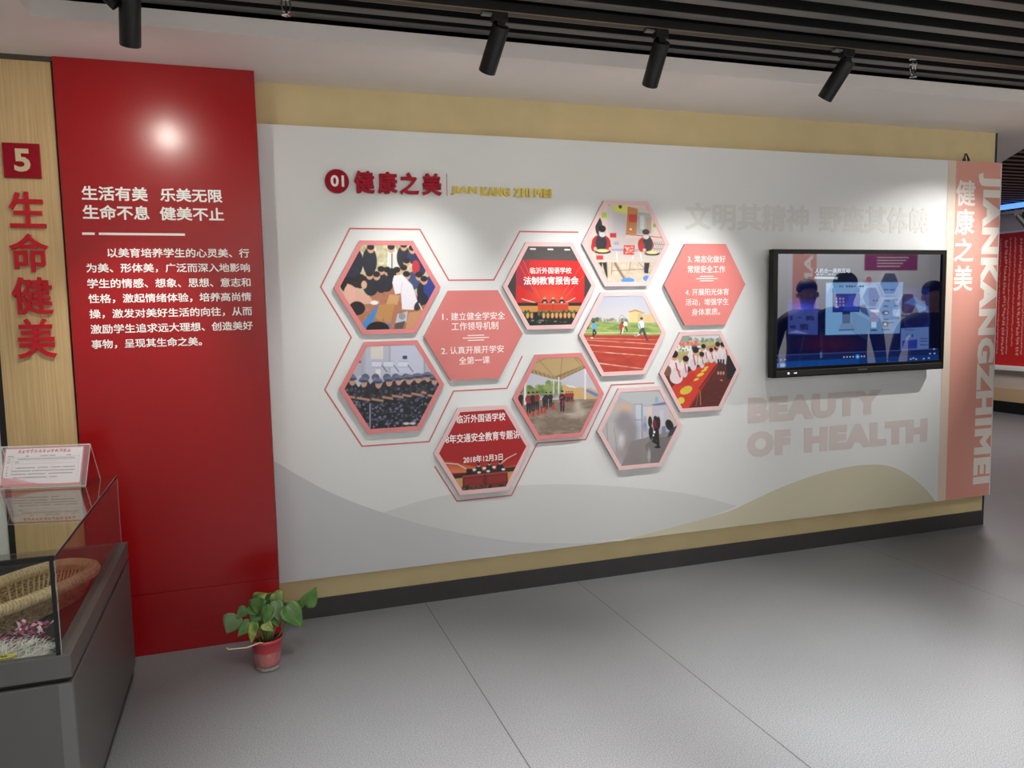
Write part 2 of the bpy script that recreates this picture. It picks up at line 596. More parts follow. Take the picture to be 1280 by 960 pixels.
def spotlight(x, dirv, label, watts, lever=True, y=-1.0, angle=60, blend=0.9, glow=90.0, group='black track spotlights', ztop=2.668, tint=(1.0, 0.97, 0.92)):
    dv = Vector(dirv).normalized()
    t = thing('track_spotlight', label, 'spotlight', (x, y, ztop), 0, group)
    obj('adapter', BOX(-0.030, 0.03, -0.019, 0.019, -0.032, 0.0, bevel=0.002), M_black, t)
    if lever:
        obj('lever', BOX(-0.072, -0.030, -0.013, 0.013, -0.012, -0.002, bevel=0.002), mat('grey_lever', (120, 120, 118), 0.35, metal=0.4), t)
    bm = bmesh.new()
    box(bm, -0.012, 0.018, -0.012, 0.012, -0.058, -0.032)
    lathe(bm, [(0, -0.004), (0.006, -0.004), (0.006, 0.004), (0, 0.004)], (-0.016, 0, -0.05), 10, (1, 0, 0))
    lathe(bm, [(0, -0.004), (0.006, -0.004), (0.006, 0.004), (0, 0.004)], (0.022, 0, -0.05), 10, (1, 0, 0))
    obj('swivel', bm, M_black, t)
    top = Vector((0.003, 0.0, -0.056)) - dv * 0.012
    bm = bmesh.new()
    L, R = 0.184, 0.0345
    lathe(bm, [(0, 0), (R * .96, 0), (R, 0.003), (R, L - 0.002), (R * .97, L), (R * .9, L), (R * .88, L - 0.02), (0, L - 0.021)], top, 36, dv)
    lb = obj('lamp_body', bm, M_black, t, smooth=False)
    for p in lb.data.polygons:
        p.use_smooth = len(p.vertices) == 4
    bm = bmesh.new()
    lathe(bm, [(0, L - 0.006), (R * .86, L - 0.006), (R * .86, L - 0.0195), (0, L - 0.0195)], top, 24, dv)
    obj('lens', bm, mat('lit_lens_%d' % glow, (255, 250, 240), 0.3, emit=(255, 246, 232), estr=glow), t)
    d = bpy.data.lights.new('spot_beam', 'SPOT')
    d.energy = watts
    d.spot_size = math.radians(angle)
    d.spot_blend = blend
    d.shadow_soft_size = 0.018
    d.color = tint
    o = bpy.data.objects.new('spot_beam', d)
    COL.objects.link(o)
    o.parent = t
    o.location = top + dv * (L + 0.012)
    o.rotation_euler = dv.to_track_quat('-Z', 'Y').to_euler()
    return t


SPOT_RED = spotlight(-0.305, (-0.10, 0.50, -0.86), 'black cylinder spotlight aimed at the red wall panel', 40, angle=46, glow=420)
bm = bmesh.new()
tube(bm, [(-0.115, 0, -0.030), (-0.040, 0, -0.104)], 0.0195, 20)
obj('side_arm', bm, M_black, SPOT_RED)
spotlight(0.993, (-0.15, 0.60, -0.78), 'black cylinder spotlight in front of the title lettering end of the board', 42)
spotlight(1.692, (0.02, 0.60, -0.79), 'black cylinder spotlight above the middle photo plaques', 50)
spotlight(2.640, (-0.22, 0.57, -0.79), 'black cylinder spotlight nearest the wall television, tilted most', 58)
spotlight(5.30, (-0.69, 0.47, -0.58), 'black cylinder spotlight beyond the end of the display board', 125, lever=False, angle=54)
# a second track over the floor in front
t = thing('track_rail', 'black lighting track over the open floor', 'track', (2.4, -2.75, 2.69))
obj('rail', BOX(-3.0, 4.6, -0.018, 0.018, -0.022, 0.015), M_black, t)
for x, lb, wt in ((0.55, 'black spotlight pouring light on the floor before the plant', 220), (2.3, 'black spotlight pouring light on the floor before the board', 260), (4.7, 'black spotlight pouring light on the floor by the passage', 40)):
    spotlight(x, (0.0, 0.46, -0.89), lb, wt, y=-2.75, angle=44, group='spotlights over the open floor')


def sprinkler(x, y, ztop, label):
    t = thing('sprinkler_head', label, 'sprinkler', (x, y, ztop), 0, 'pendent sprinklers')
    bm = bmesh.new()
    lathe(bm, [(0, 0.06), (0.010, 0.06), (0.010, -0.022), (0, -0.022)], (0, 0, 0), 14)
    obj('pipe', bm, M_black, t)
    bm = bmesh.new()
    lathe(bm, [(0, -0.022), (0.012, -0.022), (0.015, -0.026), (0.012, -0.030), (0.012, -0.036), (0.016, -0.040), (0.016, -0.046), (0.011, -0.050), (0, -0.050)], (0, 0, 0), 16)
    obj('nozzle', bm, M_chrome, t)
    bm = bmesh.new()
    for s in (-1, 1):
        tube(bm, [(s * 0.010, 0, -0.048), (s * 0.014, 0, -0.064), (s * 0.009, 0, -0.084), (s * 0.002, 0, -0.090)], 0.0025, 8)
    tube(bm, [(0, 0, -0.05), (0, 0, -0.088)], 0.0028, 8)
    obj('frame_arms', bm, M_chrome, t)
    bm = bmesh.new()
    lathe(bm, [(0, -0.088), (0.006, -0.089), (0.014, -0.094), (0.0145, -0.096), (0.006, -0.092), (0, -0.092)], (0, 0, 0), 18)
    obj('deflector', bm, M_chrome, t)
    t.scale = (1.2, 1.2, 1.2)
    return t


sprinkler(0.208, -0.88, 2.742, 'small chrome sprinkler head hanging near the red panel')
sprinkler(3.145, -0.88, 2.733, 'small chrome sprinkler head hanging past the last spotlight')

# ------------------------------------------------------------------ red panel with white lettering
t = thing('red_wall_panel', 'tall glossy red panel with white lettering beside the display board', 'panel', (-0.296, -0.09, 0))
RX0, RX1 = -0.696 + 0.296, 0.103 + 0.296
bm = bmesh.new()
box(bm, RX0, RX1, -0.09, 0.0895, 0.285, SOF - 0.001, bevel=0.0015)
obj('upper_sheet', bm, M_red, t)
obj('lower_sheet', BOX(RX0, RX1, -0.09, 0.0895, 0.0, 0.283, bevel=0.0015), M_red, t)
ox = 0.296
yt = -0.0905


def rt(name, s, x0, x1, z0, z1, bold):
    return text(name, s, x0 + ox, x1 + ox, z0, z1, yt, M_whiteink, t, bold=bold, depth=0.0012)


rt('slogan_line', '生活有美', -0.621, -0.363, 2.033, 2.093, 0.022)
rt('slogan_line', '乐美无限', -0.315, -0.058, 2.034, 2.093, 0.022)
rt('slogan_line', '生命不息', -0.622, -0.361, 1.953, 2.014, 0.022)
rt('slogan_line', '健美不止', -0.320, -0.056, 1.953, 2.012, 0.022)
bm = bmesh.new()
box(bm, -0.629 + ox, -0.581 + ox, yt - 0.001, yt, 1.887, 1.897)
box(bm, -0.565 + ox, -0.223 + ox, yt - 0.001, yt, 1.887, 1.897)
obj('rule', bm, M_whiteink, t)
body = ['以美育培养学生的心灵美、行', '为美、形体美，广泛而深入地影响', '学生的情感、想象、思想、意志和', '性格，激起情绪体验，培养高尚情', '操，激发对美好生活的向往，从而', '激励学生追求远大理想、创造美好', '事物，呈现其生命之美。']
for i, s in enumerate(body):
    x0 = -0.538 if i == 0 else -0.623
    x1 = -0.178 if i == 6 else 0.043
    zt = 1.832 - 0.0655 * i
    rt('text_line', s, x0, x1, zt - 0.0405, zt, 0.016)

# ------------------------------------------------------------------ oak board with raised red characters
t = thing('oak_wall_board', 'upright oak board with raised red characters under a red number square', 'board', (-0.837, -0.13, 0))
ox = 0.837
obj('board', BOX(-0.975 + ox, -0.708 + ox, -0.02, 0.12, 0.0, 2.602), M_wood, t)
obj('shadow_gap', BOX(-0.708 + ox, -0.697 + ox, -0.004, 0.12, 0.0, 2.602), M_black, t)
ys = -0.02
obj('number_plate', BOX(-0.906 + ox, -0.770 + ox, ys - 0.012, ys, 2.121, 2.263, bevel=0.001), M_crimson, t, label='red square number plate')
text('number', '5', -0.866 + ox, -0.806 + ox, 2.146, 2.240, ys - 0.0125, mat('cream_number', (214, 196, 156), 0.4), t, bold=0.03, depth=0.004)
for s, x0, x1, z0, z1 in (('生', -0.900, -0.766, 1.916, 2.065), ('命', -0.909, -0.764, 1.731, 1.893), ('健', -0.913, -0.762, 1.552, 1.711), ('美', -0.907, -0.763, 1.367, 1.536)):
    text('raised_character', s, x0 + ox, x1 + ox, z0, z1, ys, M_redletter, t, bold=0.016, depth=0.014)

# ------------------------------------------------------------------ white display board
PX0, PX1, PZ0, PZ1 = 0.108, 4.742, 0.215, 2.419
PY = -0.05
t = thing('display_board', 'long white display board with pink end strip and printed hills on the beige wall', 'display board', (0, 0, 0))
board = t
obj('board', BOX(PX0, PX1, PY, -0.001, PZ0, PZ1, bevel=0.001), M_board, t)
yl = PY - 0.0006
# printed hills along the foot
def smooth(pts, n=8):
    out = []
    for i in range(len(pts) - 1):
        p0, p1, p2, p3 = pts[max(i - 1, 0)], pts[i], pts[i + 1], pts[min(i + 2, len(pts) - 1)]
        for k in range(n):
            s = k / n
            f = lambda a, b, c, d: 0.5 * ((2 * b) + (c - a) * s + (2 * a - 5 * b + 4 * c - d) * s * s + (3 * b - a - 3 * c + d) * s ** 3)
            out.append((f(p0[0], p1[0], p2[0], p3[0]), f(p0[1], p1[1], p2[1], p3[1])))
    out.append(pts[-1])
    return out


def hill(name, top, low, y, m, parent, x0, x1, n=90):
    """printed area between two outlines, each a list of (x, z) by rising x"""
    bm = bmesh.new()
    T, B = np.array(sorted(top)), np.array(sorted(low))
    X = np.linspace(x0, x1, n)
    za, zb = np.interp(X, T[:, 0], T[:, 1]), np.interp(X, B[:, 0], B[:, 1])
    prev = None
    for x, a, b in zip(X, za, zb):
        q = (bm.verts.new((x, y, max(a, b + 0.0002))), bm.verts.new((x, y, b)))
        if prev:
            bm.faces.new((prev[0], prev[1], q[1], q[0]))
        prev = q
    return obj(name, bm, m, parent)


FOOT = [(PX0, 0.216), (PX1, 0.216)]
c1 = smooth([(PX0 + 0.001, 0.826), (0.362, 0.651), (0.628, 0.517), (0.946, 0.393), (1.305, 0.290), (1.62, 0.241), (1.95, 0.217)])
hill('printed_hill', c1, FOOT, yl, mat('grey_blue_ink', (200, 203, 208), 0.5), t, PX0 + 0.001, 1.95)
c2 = smooth([(0.628, 0.517), (0.913, 0.57), (1.311, 0.59), (1.669, 0.568), (2.069, 0.511), (2.422, 0.439), (2.735, 0.340)])
c2b = smooth([(0.628, 0.516), (0.946, 0.394), (1.305, 0.291), (1.62, 0.242), (2.05, 0.224), (2.40, 0.262), (2.735, 0.338)])
hill('printed_hill', c2, c2b, yl, mat('pale_grey_ink', (213, 215, 215), 0.5), t, 0.628, 2.735)
c3 = smooth([(1.98, 0.217), (2.619, 0.302), (2.817, 0.354), (3.036, 0.42), (3.298, 0.478), (3.514, 0.505), (3.717, 0.508), (3.89, 0.481), (4.047, 0.405), (4.169, 0.315), (4.268, 0.217)])
hill('printed_hill', c3, FOOT, yl - 0.0005, mat('khaki_ink', (206, 202, 178), 0.5), t, 1.98, 4.268)
# pink end strip
obj('cream_stripe', BOX(4.286, 4.352, yl - 0.0006, yl, PZ0 + 0.001, PZ1 - 0.001), M_cream, t)
obj('salmon_strip', BOX(4.352, 4.733, yl - 0.0006, yl, PZ0 + 0.001, PZ1 - 0.001), M_pinkstrip, t)
ys = yl - 0.0008
M_paleink = mat('pale_letter', (238, 232, 224), 0.5)
for s, z0, z1 in (('健', 2.134, 2.300), ('康', 1.951, 2.119), ('之', 1.780, 1.931), ('美', 1.591, 1.759)):
    text('strip_character', s, 4.356, 4.522, z0, z1, ys, M_paleink, t, bold=0.022)
text('strip_lettering', 'JIANKANGZHIMEI', 4.545, 4.7325, 0.300, 2.350, ys, M_paleink, t, bold=0.056, rot='cw', gap=1.12)
# heading
bm = bmesh.new()
lathe(bm, [(0, 0), (0.0565, 0), (0.0565, 0.016), (0.055, 0.018), (0, 0.018)], (0.463, PY - 0.002, 2.164), 48, (0, -1, 0))
obj('number_disc', bm, M_crimson, t, label='crimson disc with the number')
text('disc_number', '01', 0.432, 0.496, 2.137, 2.192, PY - 0.0205, M_whiteink, t, bold=0.03)
xs = [0.545, 0.657, 0.768, 0.879, 0.985]
for s, a, b in zip('健康之美', (0.545, 0.659, 0.768, 0.880), (0.644, 0.757, 0.864, 0.980)):
    text('raised_character', s, a, b, 2.110, 2.218, PY, mat('raised_crimson', (166, 10, 38), 0.45, spec=0.2), t, bold=0.03, depth=0.02)
obj('divider', BOX(1.008, 1.012, yl - 0.0006, yl, 2.112, 2.222), M_line, t)
for s, a, b in (('JIAN', 1.029, 1.168), ('KANG', 1.187, 1.344), ('ZHI', 1.364, 1.456), ('MEI', 1.476, 1.574)):
    text('gold_lettering', s, a, b, 2.115, 2.160, PY, M_gold, t, bold=0.04, depth=0.01, gap=1.08)
# faint slogans in the film
M_faint = mat('faint_grey_ink', (216, 217, 216), 0.42)
text('faint_slogan', '文明其精神', 2.380, 3.222, 1.955, 2.115, yl, M_faint, t, bold=0.028)
text('faint_slogan', '野蛮其体魄', 3.296, 4.150, 1.955, 2.118, yl, M_faint, t, bold=0.028)
M_blush = mat('blush_ink', (214, 204, 202), 0.45)
text('english_slogan', 'BEAUTY', 2.808, 3.800, 0.828, 0.984, yl, M_blush, t, bold=0.075, gap=1.12)
text('english_slogan', 'OF', 2.802, 3.112, 0.622, 0.780, yl, M_blush, t, bold=0.075, gap=1.12)
text('english_slogan', 'HEALTH', 3.213, 4.180, 0.622, 0.776, yl, M_blush, t, bold=0.075, gap=1.12)


# printed outlines round the plaques
def polyline(name, pts, wd, y, m, parent):
    bm = bmesh.new()
    P = [Vector((p[0], p[1])) for p in pts]
    L, Rr = [], []
    for i, p in enumerate(P):
        a = (p - P[i - 1]).normalized() if i else (P[1] - p).normalized()
        b = (P[i + 1] - p).normalized() if i < len(P) - 1 else a
        na, nb = Vector((-a.y, a.x)), Vector((-b.y, b.x))
        mm = (na + nb).normalized()
        k = wd / 2 / max(mm.dot(na), 0.3)
        L.append(p + mm * k); Rr.append(p - mm * k)
    for i in range(len(P) - 1):
        prism(bm, [L[i], L[i + 1], Rr[i + 1], Rr[i]], y, y - 0.0005)
    return obj(name, bm, m, parent)


polyline('printed_outline', [(1.251, 1.688), (1.006, 1.688), (0.864, 1.942), (0.517, 1.942), (0.366, 1.660), (0.503, 1.412), (0.365, 1.159), (0.535, 0.866), (0.878, 0.864), (1.015, 1.118), (1.307, 1.118), (1.396, 1.286)], 0.0075, yl, M_line, t)
polyline('printed_outline', [(1.247, 1.688), (1.395, 1.938), (1.728, 1.938)], 0.0075, yl, M_line, t)
polyline('printed_outline', [(0.903, 0.734), (1.017, 0.538), (1.320, 0.540), (1.472, 0.812), (1.757, 0.811), (1.916, 1.105), (2.184, 1.103)], 0.0075, yl, M_line, t)
# loose black clip behind the top edge
t2 = thing('black_clip', 'small black clip sticking up from the top edge of the board', 'clip', (4.45, -0.03, PZ1))
bm = bmesh.new()
prism(bm, [(-0.026, 0), (-0.004, 0), (-0.002, 0.012), (-0.010, 0.018), (-0.006, 0.052), (-0.012, 0.030), (-0.022, 0.016)], -0.008, 0.002)
obj('jaw', bm, M_black, t2)
bm = bmesh.new()
prism(bm, [(0.012, 0), (0.034, 0), (0.030, 0.018), (0.020, 0.030), (0.010, 0.045), (0.004, 0.052), (0.016, 0.026), (0.020, 0.010)], -0.006, 0.003)
obj('jaw', bm, M_black, t2)

# ------------------------------------------------------------------ hexagonal plaques
HR = 0.265
HXY = {'H1': (0.692, 1.654), 'H2': (0.697, 1.159), 'H3': (1.129, 1.405), 'H5': (1.554, 1.653), 'H4': (1.163, 0.802), 'H8': (1.597, 1.062), 'H7': (1.982, 1.387), 'H9': (2.084, 0.856), 'H10': (2.473, 1.157), 'H11': (2.503, 1.651), 'H6': (2.005, 1.877)}
CORN = np.array([(-.5, .866), (.5, .866), (1, 0), (.5, -.866), (-.5, -.866), (-1, 0)])


def hexpts(r):
    return [(r * a, r * b) for a, b in CORN]


def plaque(key, label, pink, rim=0.026):
    x, z = HXY[key]
    t = thing('hexagon_plaque', label, 'plaque', (x, PY, z), 0, 'hexagon plaques on the display board')
    bm = prism(bmesh.new(), hexpts(HR - 0.001), -0.001, -0.018)
    obj('backing', bm, M_pvc, t)
    bm = bmesh.new()
    a = [bm.verts.new((p[0], -0.0205, p[1])) for p in hexpts(HR)]
    if rim:
        b = [bm.verts.new((p[0], -0.0205, p[1])) for p in hexpts(HR - rim)]
        c = [bm.verts.new((p[0], -0.0180, p[1])) for p in hexpts(HR)]
        d = [bm.verts.new((p[0], -0.0180, p[1])) for p in hexpts(HR - rim)]
        for i in range(6):
            j = (i + 1) % 6
            bm.faces.new((a[i], a[j], b[j], b[i]))
            bm.faces.new((a[i], c[i], c[j], a[j]))
            bm.faces.new((b[i], b[j], d[j], d[i]))
        obj('border', bm, pink, t)
    else:
        c = [bm.verts.new((p[0], -0.0180, p[1])) for p in hexpts(HR)]
        bm.faces.new(a)
        for i in range(6):
            j = (i + 1) % 6
            bm.faces.new((a[i], c[i], c[j], a[j]))
        obj('face', bm, pink, t)
    return t


def photo(t, pic, corners, rim=0.026):
    """lay a painted photo into the plaque: CORNERS are the six corners of the hexagon in the picture's units"""
    A = np.c_[np.array(corners, float), np.ones(6)]
    S = np.linalg.lstsq(A, CORN * HR, rcond=None)[0]
    # enlarge a touch so that the sheet reaches under the border
    def place(X, Y):
        p = np.stack([X, Y, np.ones_like(X)], -1) @ S
        return np.stack([p[..., 0], np.full_like(X, -0.0186), p[..., 1]], -1)
    P = place(pic.X, pic.Y)
    u, v = np.abs(P[..., 0]), np.abs(P[..., 2])
    r = HR - rim * 0.5
    keep = (v < r * .866) & (v * .5 + u * .866 < r * .866)
    return sheet('print', pic, place, M_print, t, keep)


N = 190
# --- first-aid lesson
C = [(335, 133), (800, 140), (1035, 545), (828, 925), (365, 945), (115, 560)]
p = Pic(110, 1040, 130, 950, N, 170, (196, 190, 160))
p.speck(330, 140, 830, 380, 160, 26, [(214, 208, 170), (170, 175, 120), (232, 228, 206), (186, 180, 140)], 0.6)
p.poly([(440, 600), (600, 520), (900, 640), (960, 700), (820, 960), (300, 900), (280, 760)], (176, 118, 92))
p.speck(300, 600, 950, 930, 120, 12, [(196, 140, 112), (158, 100, 78)], 0.5)
nav = (34, 36, 52)
for x, y, rx, ry, c in ((420, 320, 62, 120, nav), (620, 310, 52, 120, (228, 228, 224)), (712, 280, 60, 100, nav), (800, 270, 55, 70, (40, 48, 92)), (310, 330, 55, 110, nav), (270, 430, 70, 70, (38, 42, 66)), (240, 520, 70, 70, (24, 24, 30)),
                       (430, 520, 70, 95, nav), (520, 500, 60, 90, nav), (565, 500, 60, 80, nav), (800, 480, 60, 80, (60, 78, 120)), (850, 370, 60, 80, (36, 46, 100)), (820, 365, 34, 60, (196, 48, 52)), (900, 570, 70, 90, nav), (950, 540, 60, 100, (44, 62, 140)), (960, 640, 60, 60, (44, 58, 140)), (880, 640, 50, 55, nav)):
    p.ell(x, y, rx, ry, c)
p.rect(606, 250, 616, 380, (60, 50, 60))
for x, y in ((430, 215), (605, 210), (715, 190), (740, 325), (520, 400), (572, 405), (480, 445), (420, 440), (655, 405), (715, 385), (740, 440), (850, 445), (895, 480), (790, 215)):
    p.ell(x, y, 30, 36, (206, 160, 132))
    p.ell(x - 2, y - 16, 32, 26, (30, 27, 30))
p.ell(610, 420, 40, 45, (30, 27, 30))
p.ell(340, 490, 56, 62, (32, 28, 32)); p.ell(372, 520, 24, 34, (214, 170, 144)); p.ell(290, 520, 40, 30, (40, 30, 34))
p.poly([(230, 510), (330, 560), (440, 640), (440, 680), (300, 690), (240, 640), (205, 600)], (222, 172, 156))
p.ell(250, 600, 50, 80, (226, 178, 162)); p.ell(460, 672, 34, 18, (236, 236, 238))
p.ell(312, 720, 68, 60, (30, 26, 30), 1)
p.poly([(480, 700), (520, 720), (400, 900), (340, 870)], (70, 138, 208)); p.poly([(560, 850), (600, 850), (580, 900), (540, 910)], (70, 138, 208))
p.poly([(590, 600), (680, 610), (660, 690), (560, 690)], (206, 160, 110))
p.poly([(500, 690), (640, 680), (600, 840), (545, 830), (540, 770), (520, 840), (465, 800)], (190, 140, 84))
p.poly([(630, 440), (700, 430), (790, 520), (835, 660), (800, 735), (700, 730), (690, 590), (640, 600), (615, 500)], (236, 234, 244))
p.line((690, 590), (700, 500), 6, (206, 204, 222)); p.ell(840, 700, 30, 46, (50, 48, 52), rot=.5); p.line((850, 680), (880, 740), 8, (236, 236, 236))
p.poly([(660, 770), (750, 750), (740, 840), (640, 850)], (196, 196, 206)); p.ell(700, 790, 30, 30, (70, 70, 78), .5); p.poly([(640, 850), (730, 830), (700, 925), (630, 925)], (90, 84, 84))
p.poly([(760, 760), (880, 740), (820, 910), (730, 905)], (206, 152, 112))
p.ell(490, 900, 100, 66, (24, 22, 24))
P1 = plaque('H1', 'hexagon plaque showing a first-aid lesson round a white-coated kneeling person', M_pinkA)
photo(P1, p, C)

# --- drill squad in camouflage
C = [(352, 108), (778, 100), (992, 455), (803, 818), (385, 845), (150, 492)]
p = Pic(145, 1000, 95, 850, N, 170, (190, 194, 214))
p.rect(145, 95, 360, 380, (176, 180, 200)); p.rect(400, 140, 500, 250, (222, 218, 214)); p.rect(560, 95, 830, 360, (200, 206, 228)); p.rect(830, 95, 1000, 360, (184, 186, 200))
p.rect(545, 95, 556, 360, (168, 172, 190)); p.rect(330, 95, 336, 380, (160, 164, 184)); p.rect(828, 200, 836, 360, (150, 154, 172))
p.rect(655, 222, 692, 250, (50, 66, 130)); p.rect(300, 262, 325, 282, (170, 80, 80))
for x in (410, 505, 620):
    p.rect(x, 268, x + 75, 312, (216, 222, 238)); p.line((x, 268), (x + 75, 268), 4, (140, 146, 180)); p.line((x, 312), (x + 75, 312), 4, (140, 146, 180)); p.line((x + 80, 300), (x + 120, 350), 7, (60, 62, 130))
p.rect(440, 330, 480, 390, (226, 226, 232)); p.rect(145, 470, 1000, 850, (34, 34, 44))
for x in (250, 360, 440, 530, 600, 680, 760, 830, 880, 930):
    p.ell(x, 395, 32, 30, (92, 100, 128)); p.ell(x, 422, 22, 24, (180, 140, 122)); p.ell(x, 480, 46, 60, (46, 48, 60))
camo = [(84, 90, 112), (30, 31, 40), (120, 126, 150), (52, 55, 70), (22, 22, 30)]
for k, (x, y) in enumerate(((255, 400), (345, 415), (460, 425), (545, 410), (622, 400), (705, 395), (780, 385), (860, 375), (915, 400))):
    p.rect(x - 42, y + 55, x + 42, y + 420, (36, 38, 48)); p.ell(x, y + 105, 56, 66, (40, 42, 52))
    p.speck(x - 46, y + 170, x + 46, y + 400, 60, 9, camo, 0.9, 1.2); p.speck(x - 46, y + 60, x + 46, y + 150, 22, 10, camo, 0.6)
    p.line((x - 56, y + 140), (x + 46, y + 158), 17, (184, 140, 118)); p.line((x - 56, y + 105), (x - 58, y + 142), 15, (60, 62, 74))
    p.ell(x + 3, y + 26, 24, 32, (198, 154, 132)); p.ell(x, y, 36, 24, (110, 120, 150)); p.ell(x, y + 8, 40, 9, (66, 72, 96))
p.rect(392, 600, 402, 800, (150, 156, 180)); p.rect(145, 810, 1000, 850, (28, 30, 34))
for x in (690, 740): p.ell(x, 768, 24, 10, (210, 210, 214))
P2 = plaque('H2', 'hexagon plaque showing a drill squad in camouflage under basketball hoops', M_pinkA)
photo(P2, p, C)

# --- stage banners
def stage(cx, top, wd, ht, p, cols):
    pass


C = [(222, 118), (620, 118), (822, 485), (628, 868), (240, 878), (25, 500)]
p = Pic(20, 830, 110, 885, N, 170, (66, 62, 62))
p.grad(110, (74, 70, 70), 270, (84, 80, 80)); p.speck(150, 150, 700, 268, 150, 4, [(64, 60, 60), (94, 90, 90)], .6)
for x in (280, 428, 572): p.rect(x - 24, 173, x + 24, 184, (246, 246, 246))
p.rect(140, 272, 722, 640, (214, 40, 40))
p.ell(430, 600, 240, 150, (240, 96, 66), .8, blur=.9); p.poly([(140, 272), (260, 272), (210, 420), (300, 560), (140, 480)], (150, 50, 80), .55)
for a, b in (((160, 300), (300, 560)), ((200, 280), (330, 590)), ((700, 300), (540, 560)), ((720, 400), (560, 590))): p.line(a, b, 5, (250, 120, 96), .6)
p.line((190, 608), (300, 640), 6, (250, 230, 220)); p.line((640, 600), (560, 640), 6, (250, 230, 220))
p.rect(110, 640, 760, 668, (40, 38, 38)); p.rect(140, 668, 730, 724, (214, 150, 82))
p.rect(20, 720, 830, 885, (34, 36, 34))
for x in (380, 452, 527): p.ell(x, 604, 11, 13, (214, 170, 140)); p.ell(x, 634, 24, 24, (46, 46, 54)); p.rect(x - 9, 632, x + 9, 642, (236, 236, 236))
p.rect(322, 645, 584, 712, (206, 70, 46)); p.rect(322, 645, 584, 654, (232, 110, 76)); p.line((450, 652), (450, 710), 4, (150, 40, 30))
p.speck(190, 712, 680, 748, 120, 9, [(56, 92, 56), (34, 60, 40), (86, 120, 70)], .9)
for x in (236, 272, 372, 408, 446, 482, 518, 555, 590, 628): p.ell(x, 752, 12, 24, (226, 164, 104))
p.rect(280, 722, 322, 772, (30, 30, 34)); p.speck(270, 790, 560, 815, 14, 6, [(150, 154, 150), (90, 96, 92)], .7, 2)
P5 = plaque('H5', 'hexagon plaque with a red stage backdrop under a dark ceiling with three lights', M_pinkB)
photo(P5, p, C)
M_capt = mat('caption_white', (250, 246, 246), 0.5)
text('caption', '临沂外国语学校', -0.112, 0.124, 0.064, 0.098, -0.0188, M_capt, P5, bold=0.018, depth=0.0004)
text('caption', '法制教育报告会', -0.150, 0.164, 0.006, 0.050, -0.0188, M_capt, P5, bold=0.026, depth=0.0004)

C = [(290, 140), (710, 115), (912, 460), (722, 850), (312, 880), (92, 525)]
p = Pic(85, 920, 105, 890, N, 170, (186, 34, 36))
p.grad(105, (190, 40, 40), 560, (160, 22, 28)); p.grad(560, (160, 22, 28), 690, (226, 130, 84))
p.poly([(85, 105), (920, 105), (920, 600), (640, 660), (440, 640), (85, 560)], (172, 28, 32), .85)
p.line((190, 605), (290, 615), 7, (246, 220, 210)); p.line((290, 615), (360, 655), 7, (246, 220, 210)); p.line((660, 612), (710, 570), 7, (246, 220, 210)); p.line((710, 570), (790, 530), 6, (246, 220, 210))
p.poly([(240, 702), (790, 640), (790, 680), (240, 742)], (46, 36, 36)); p.poly([(240, 742), (790, 680), (760, 890), (300, 890)], (206, 160, 96))
for x, y in ((395, 668), (465, 625), (558, 612), (650, 606)):
    p.ell(x, y + 44, 34, 34, (32, 30, 36))
    if x > 400: p.ell(x, y, 13, 17, (206, 164, 140)); p.ell(x, y - 8, 14, 12, (26, 24, 26))
p.rect(362, 655, 422, 700, (30, 28, 32))
for x, y in ((470, 688), (548, 678), (678, 664), (430, 664), (515, 652), (598, 644)): p.ell(x, y, 15, 9, (244, 240, 240))
p.poly([(330, 715), (715, 680), (722, 800), (330, 840)], (122, 34, 34)); p.poly([(330, 715), (715, 680), (715, 694), (330, 728)], (170, 70, 60))
p.line((520, 705), (524, 815), 7, (60, 14, 18)); p.poly([(345, 742), (500, 728), (504, 800), (345, 815)], (140, 44, 40)); p.poly([(545, 722), (700, 708), (704, 770), (545, 785)], (140, 44, 40))
p.speck(330, 800, 730, 850, 220, 8, [(70, 66, 44), (44, 46, 34), (112, 96, 60), (32, 30, 26)], .9); p.poly([(300, 845), (740, 800), (740, 890), (300, 890)], (32, 30, 28), .75)
P4 = plaque('H4', 'hexagon plaque with a red stage backdrop dated 2018, lowest on the board', M_pinkB)
photo(P4, p, C)
text('caption', '临沂外国语学校', -0.140, 0.126, 0.148, 0.192, -0.0188, M_capt, P4, bold=0.014, depth=0.0004)
text('caption', '8年交通安全教育专题讲', -0.202, 0.204, 0.046, 0.094, -0.0188, M_capt, P4, bold=0.016, depth=0.0004)
text('caption', '2018年12月3日', -0.110, 0.106, -0.064, -0.026, -0.0188, M_capt, P4, bold=0.018, depth=0.0004)

# --- masked pupils with trays
C = [(228, 78), (670, 78), (862, 495), (645, 910), (232, 912), (15, 498)]
p = Pic(10, 870, 72, 918, N, 180, (226, 208, 200))
p.rect(10, 72, 870, 130, (236, 214, 210)); p.poly([(280, 110), (450, 105), (440, 440), (270, 440)], (206, 200, 206)); p.rect(265, 130, 312, 440, (214, 204, 208))
p.poly([(318, 105), (456, 105), (446, 205), (318, 180)], (224, 226, 110)); p.rect(208, 195, 258, 245, (170, 206, 60)); p.ell(390, 132, 16, 22, (64, 64, 50)); p.ell(280, 112, 14, 12, (40, 40, 44))
p.poly([(462, 130), (560, 150), (545, 400), (440, 395)], (206, 140, 82)); p.poly([(470, 205), (552, 205), (550, 285), (470, 280)], (214, 80, 60)); p.ell(488, 352, 11, 11, (250, 246, 240))
p.poly([(560, 180), (700, 195), (680, 400), (540, 395)], (186, 190, 190)); p.rect(580, 215, 620, 350, (214, 222, 224)); p.rect(640, 230, 690, 385, (190, 170, 150)); p.line((440, 400), (820, 432), 9, (206, 80, 70)); p.rect(712, 290, 750, 410, (230, 214, 200)); p.ell(722, 310, 16, 20, (170, 180, 90))
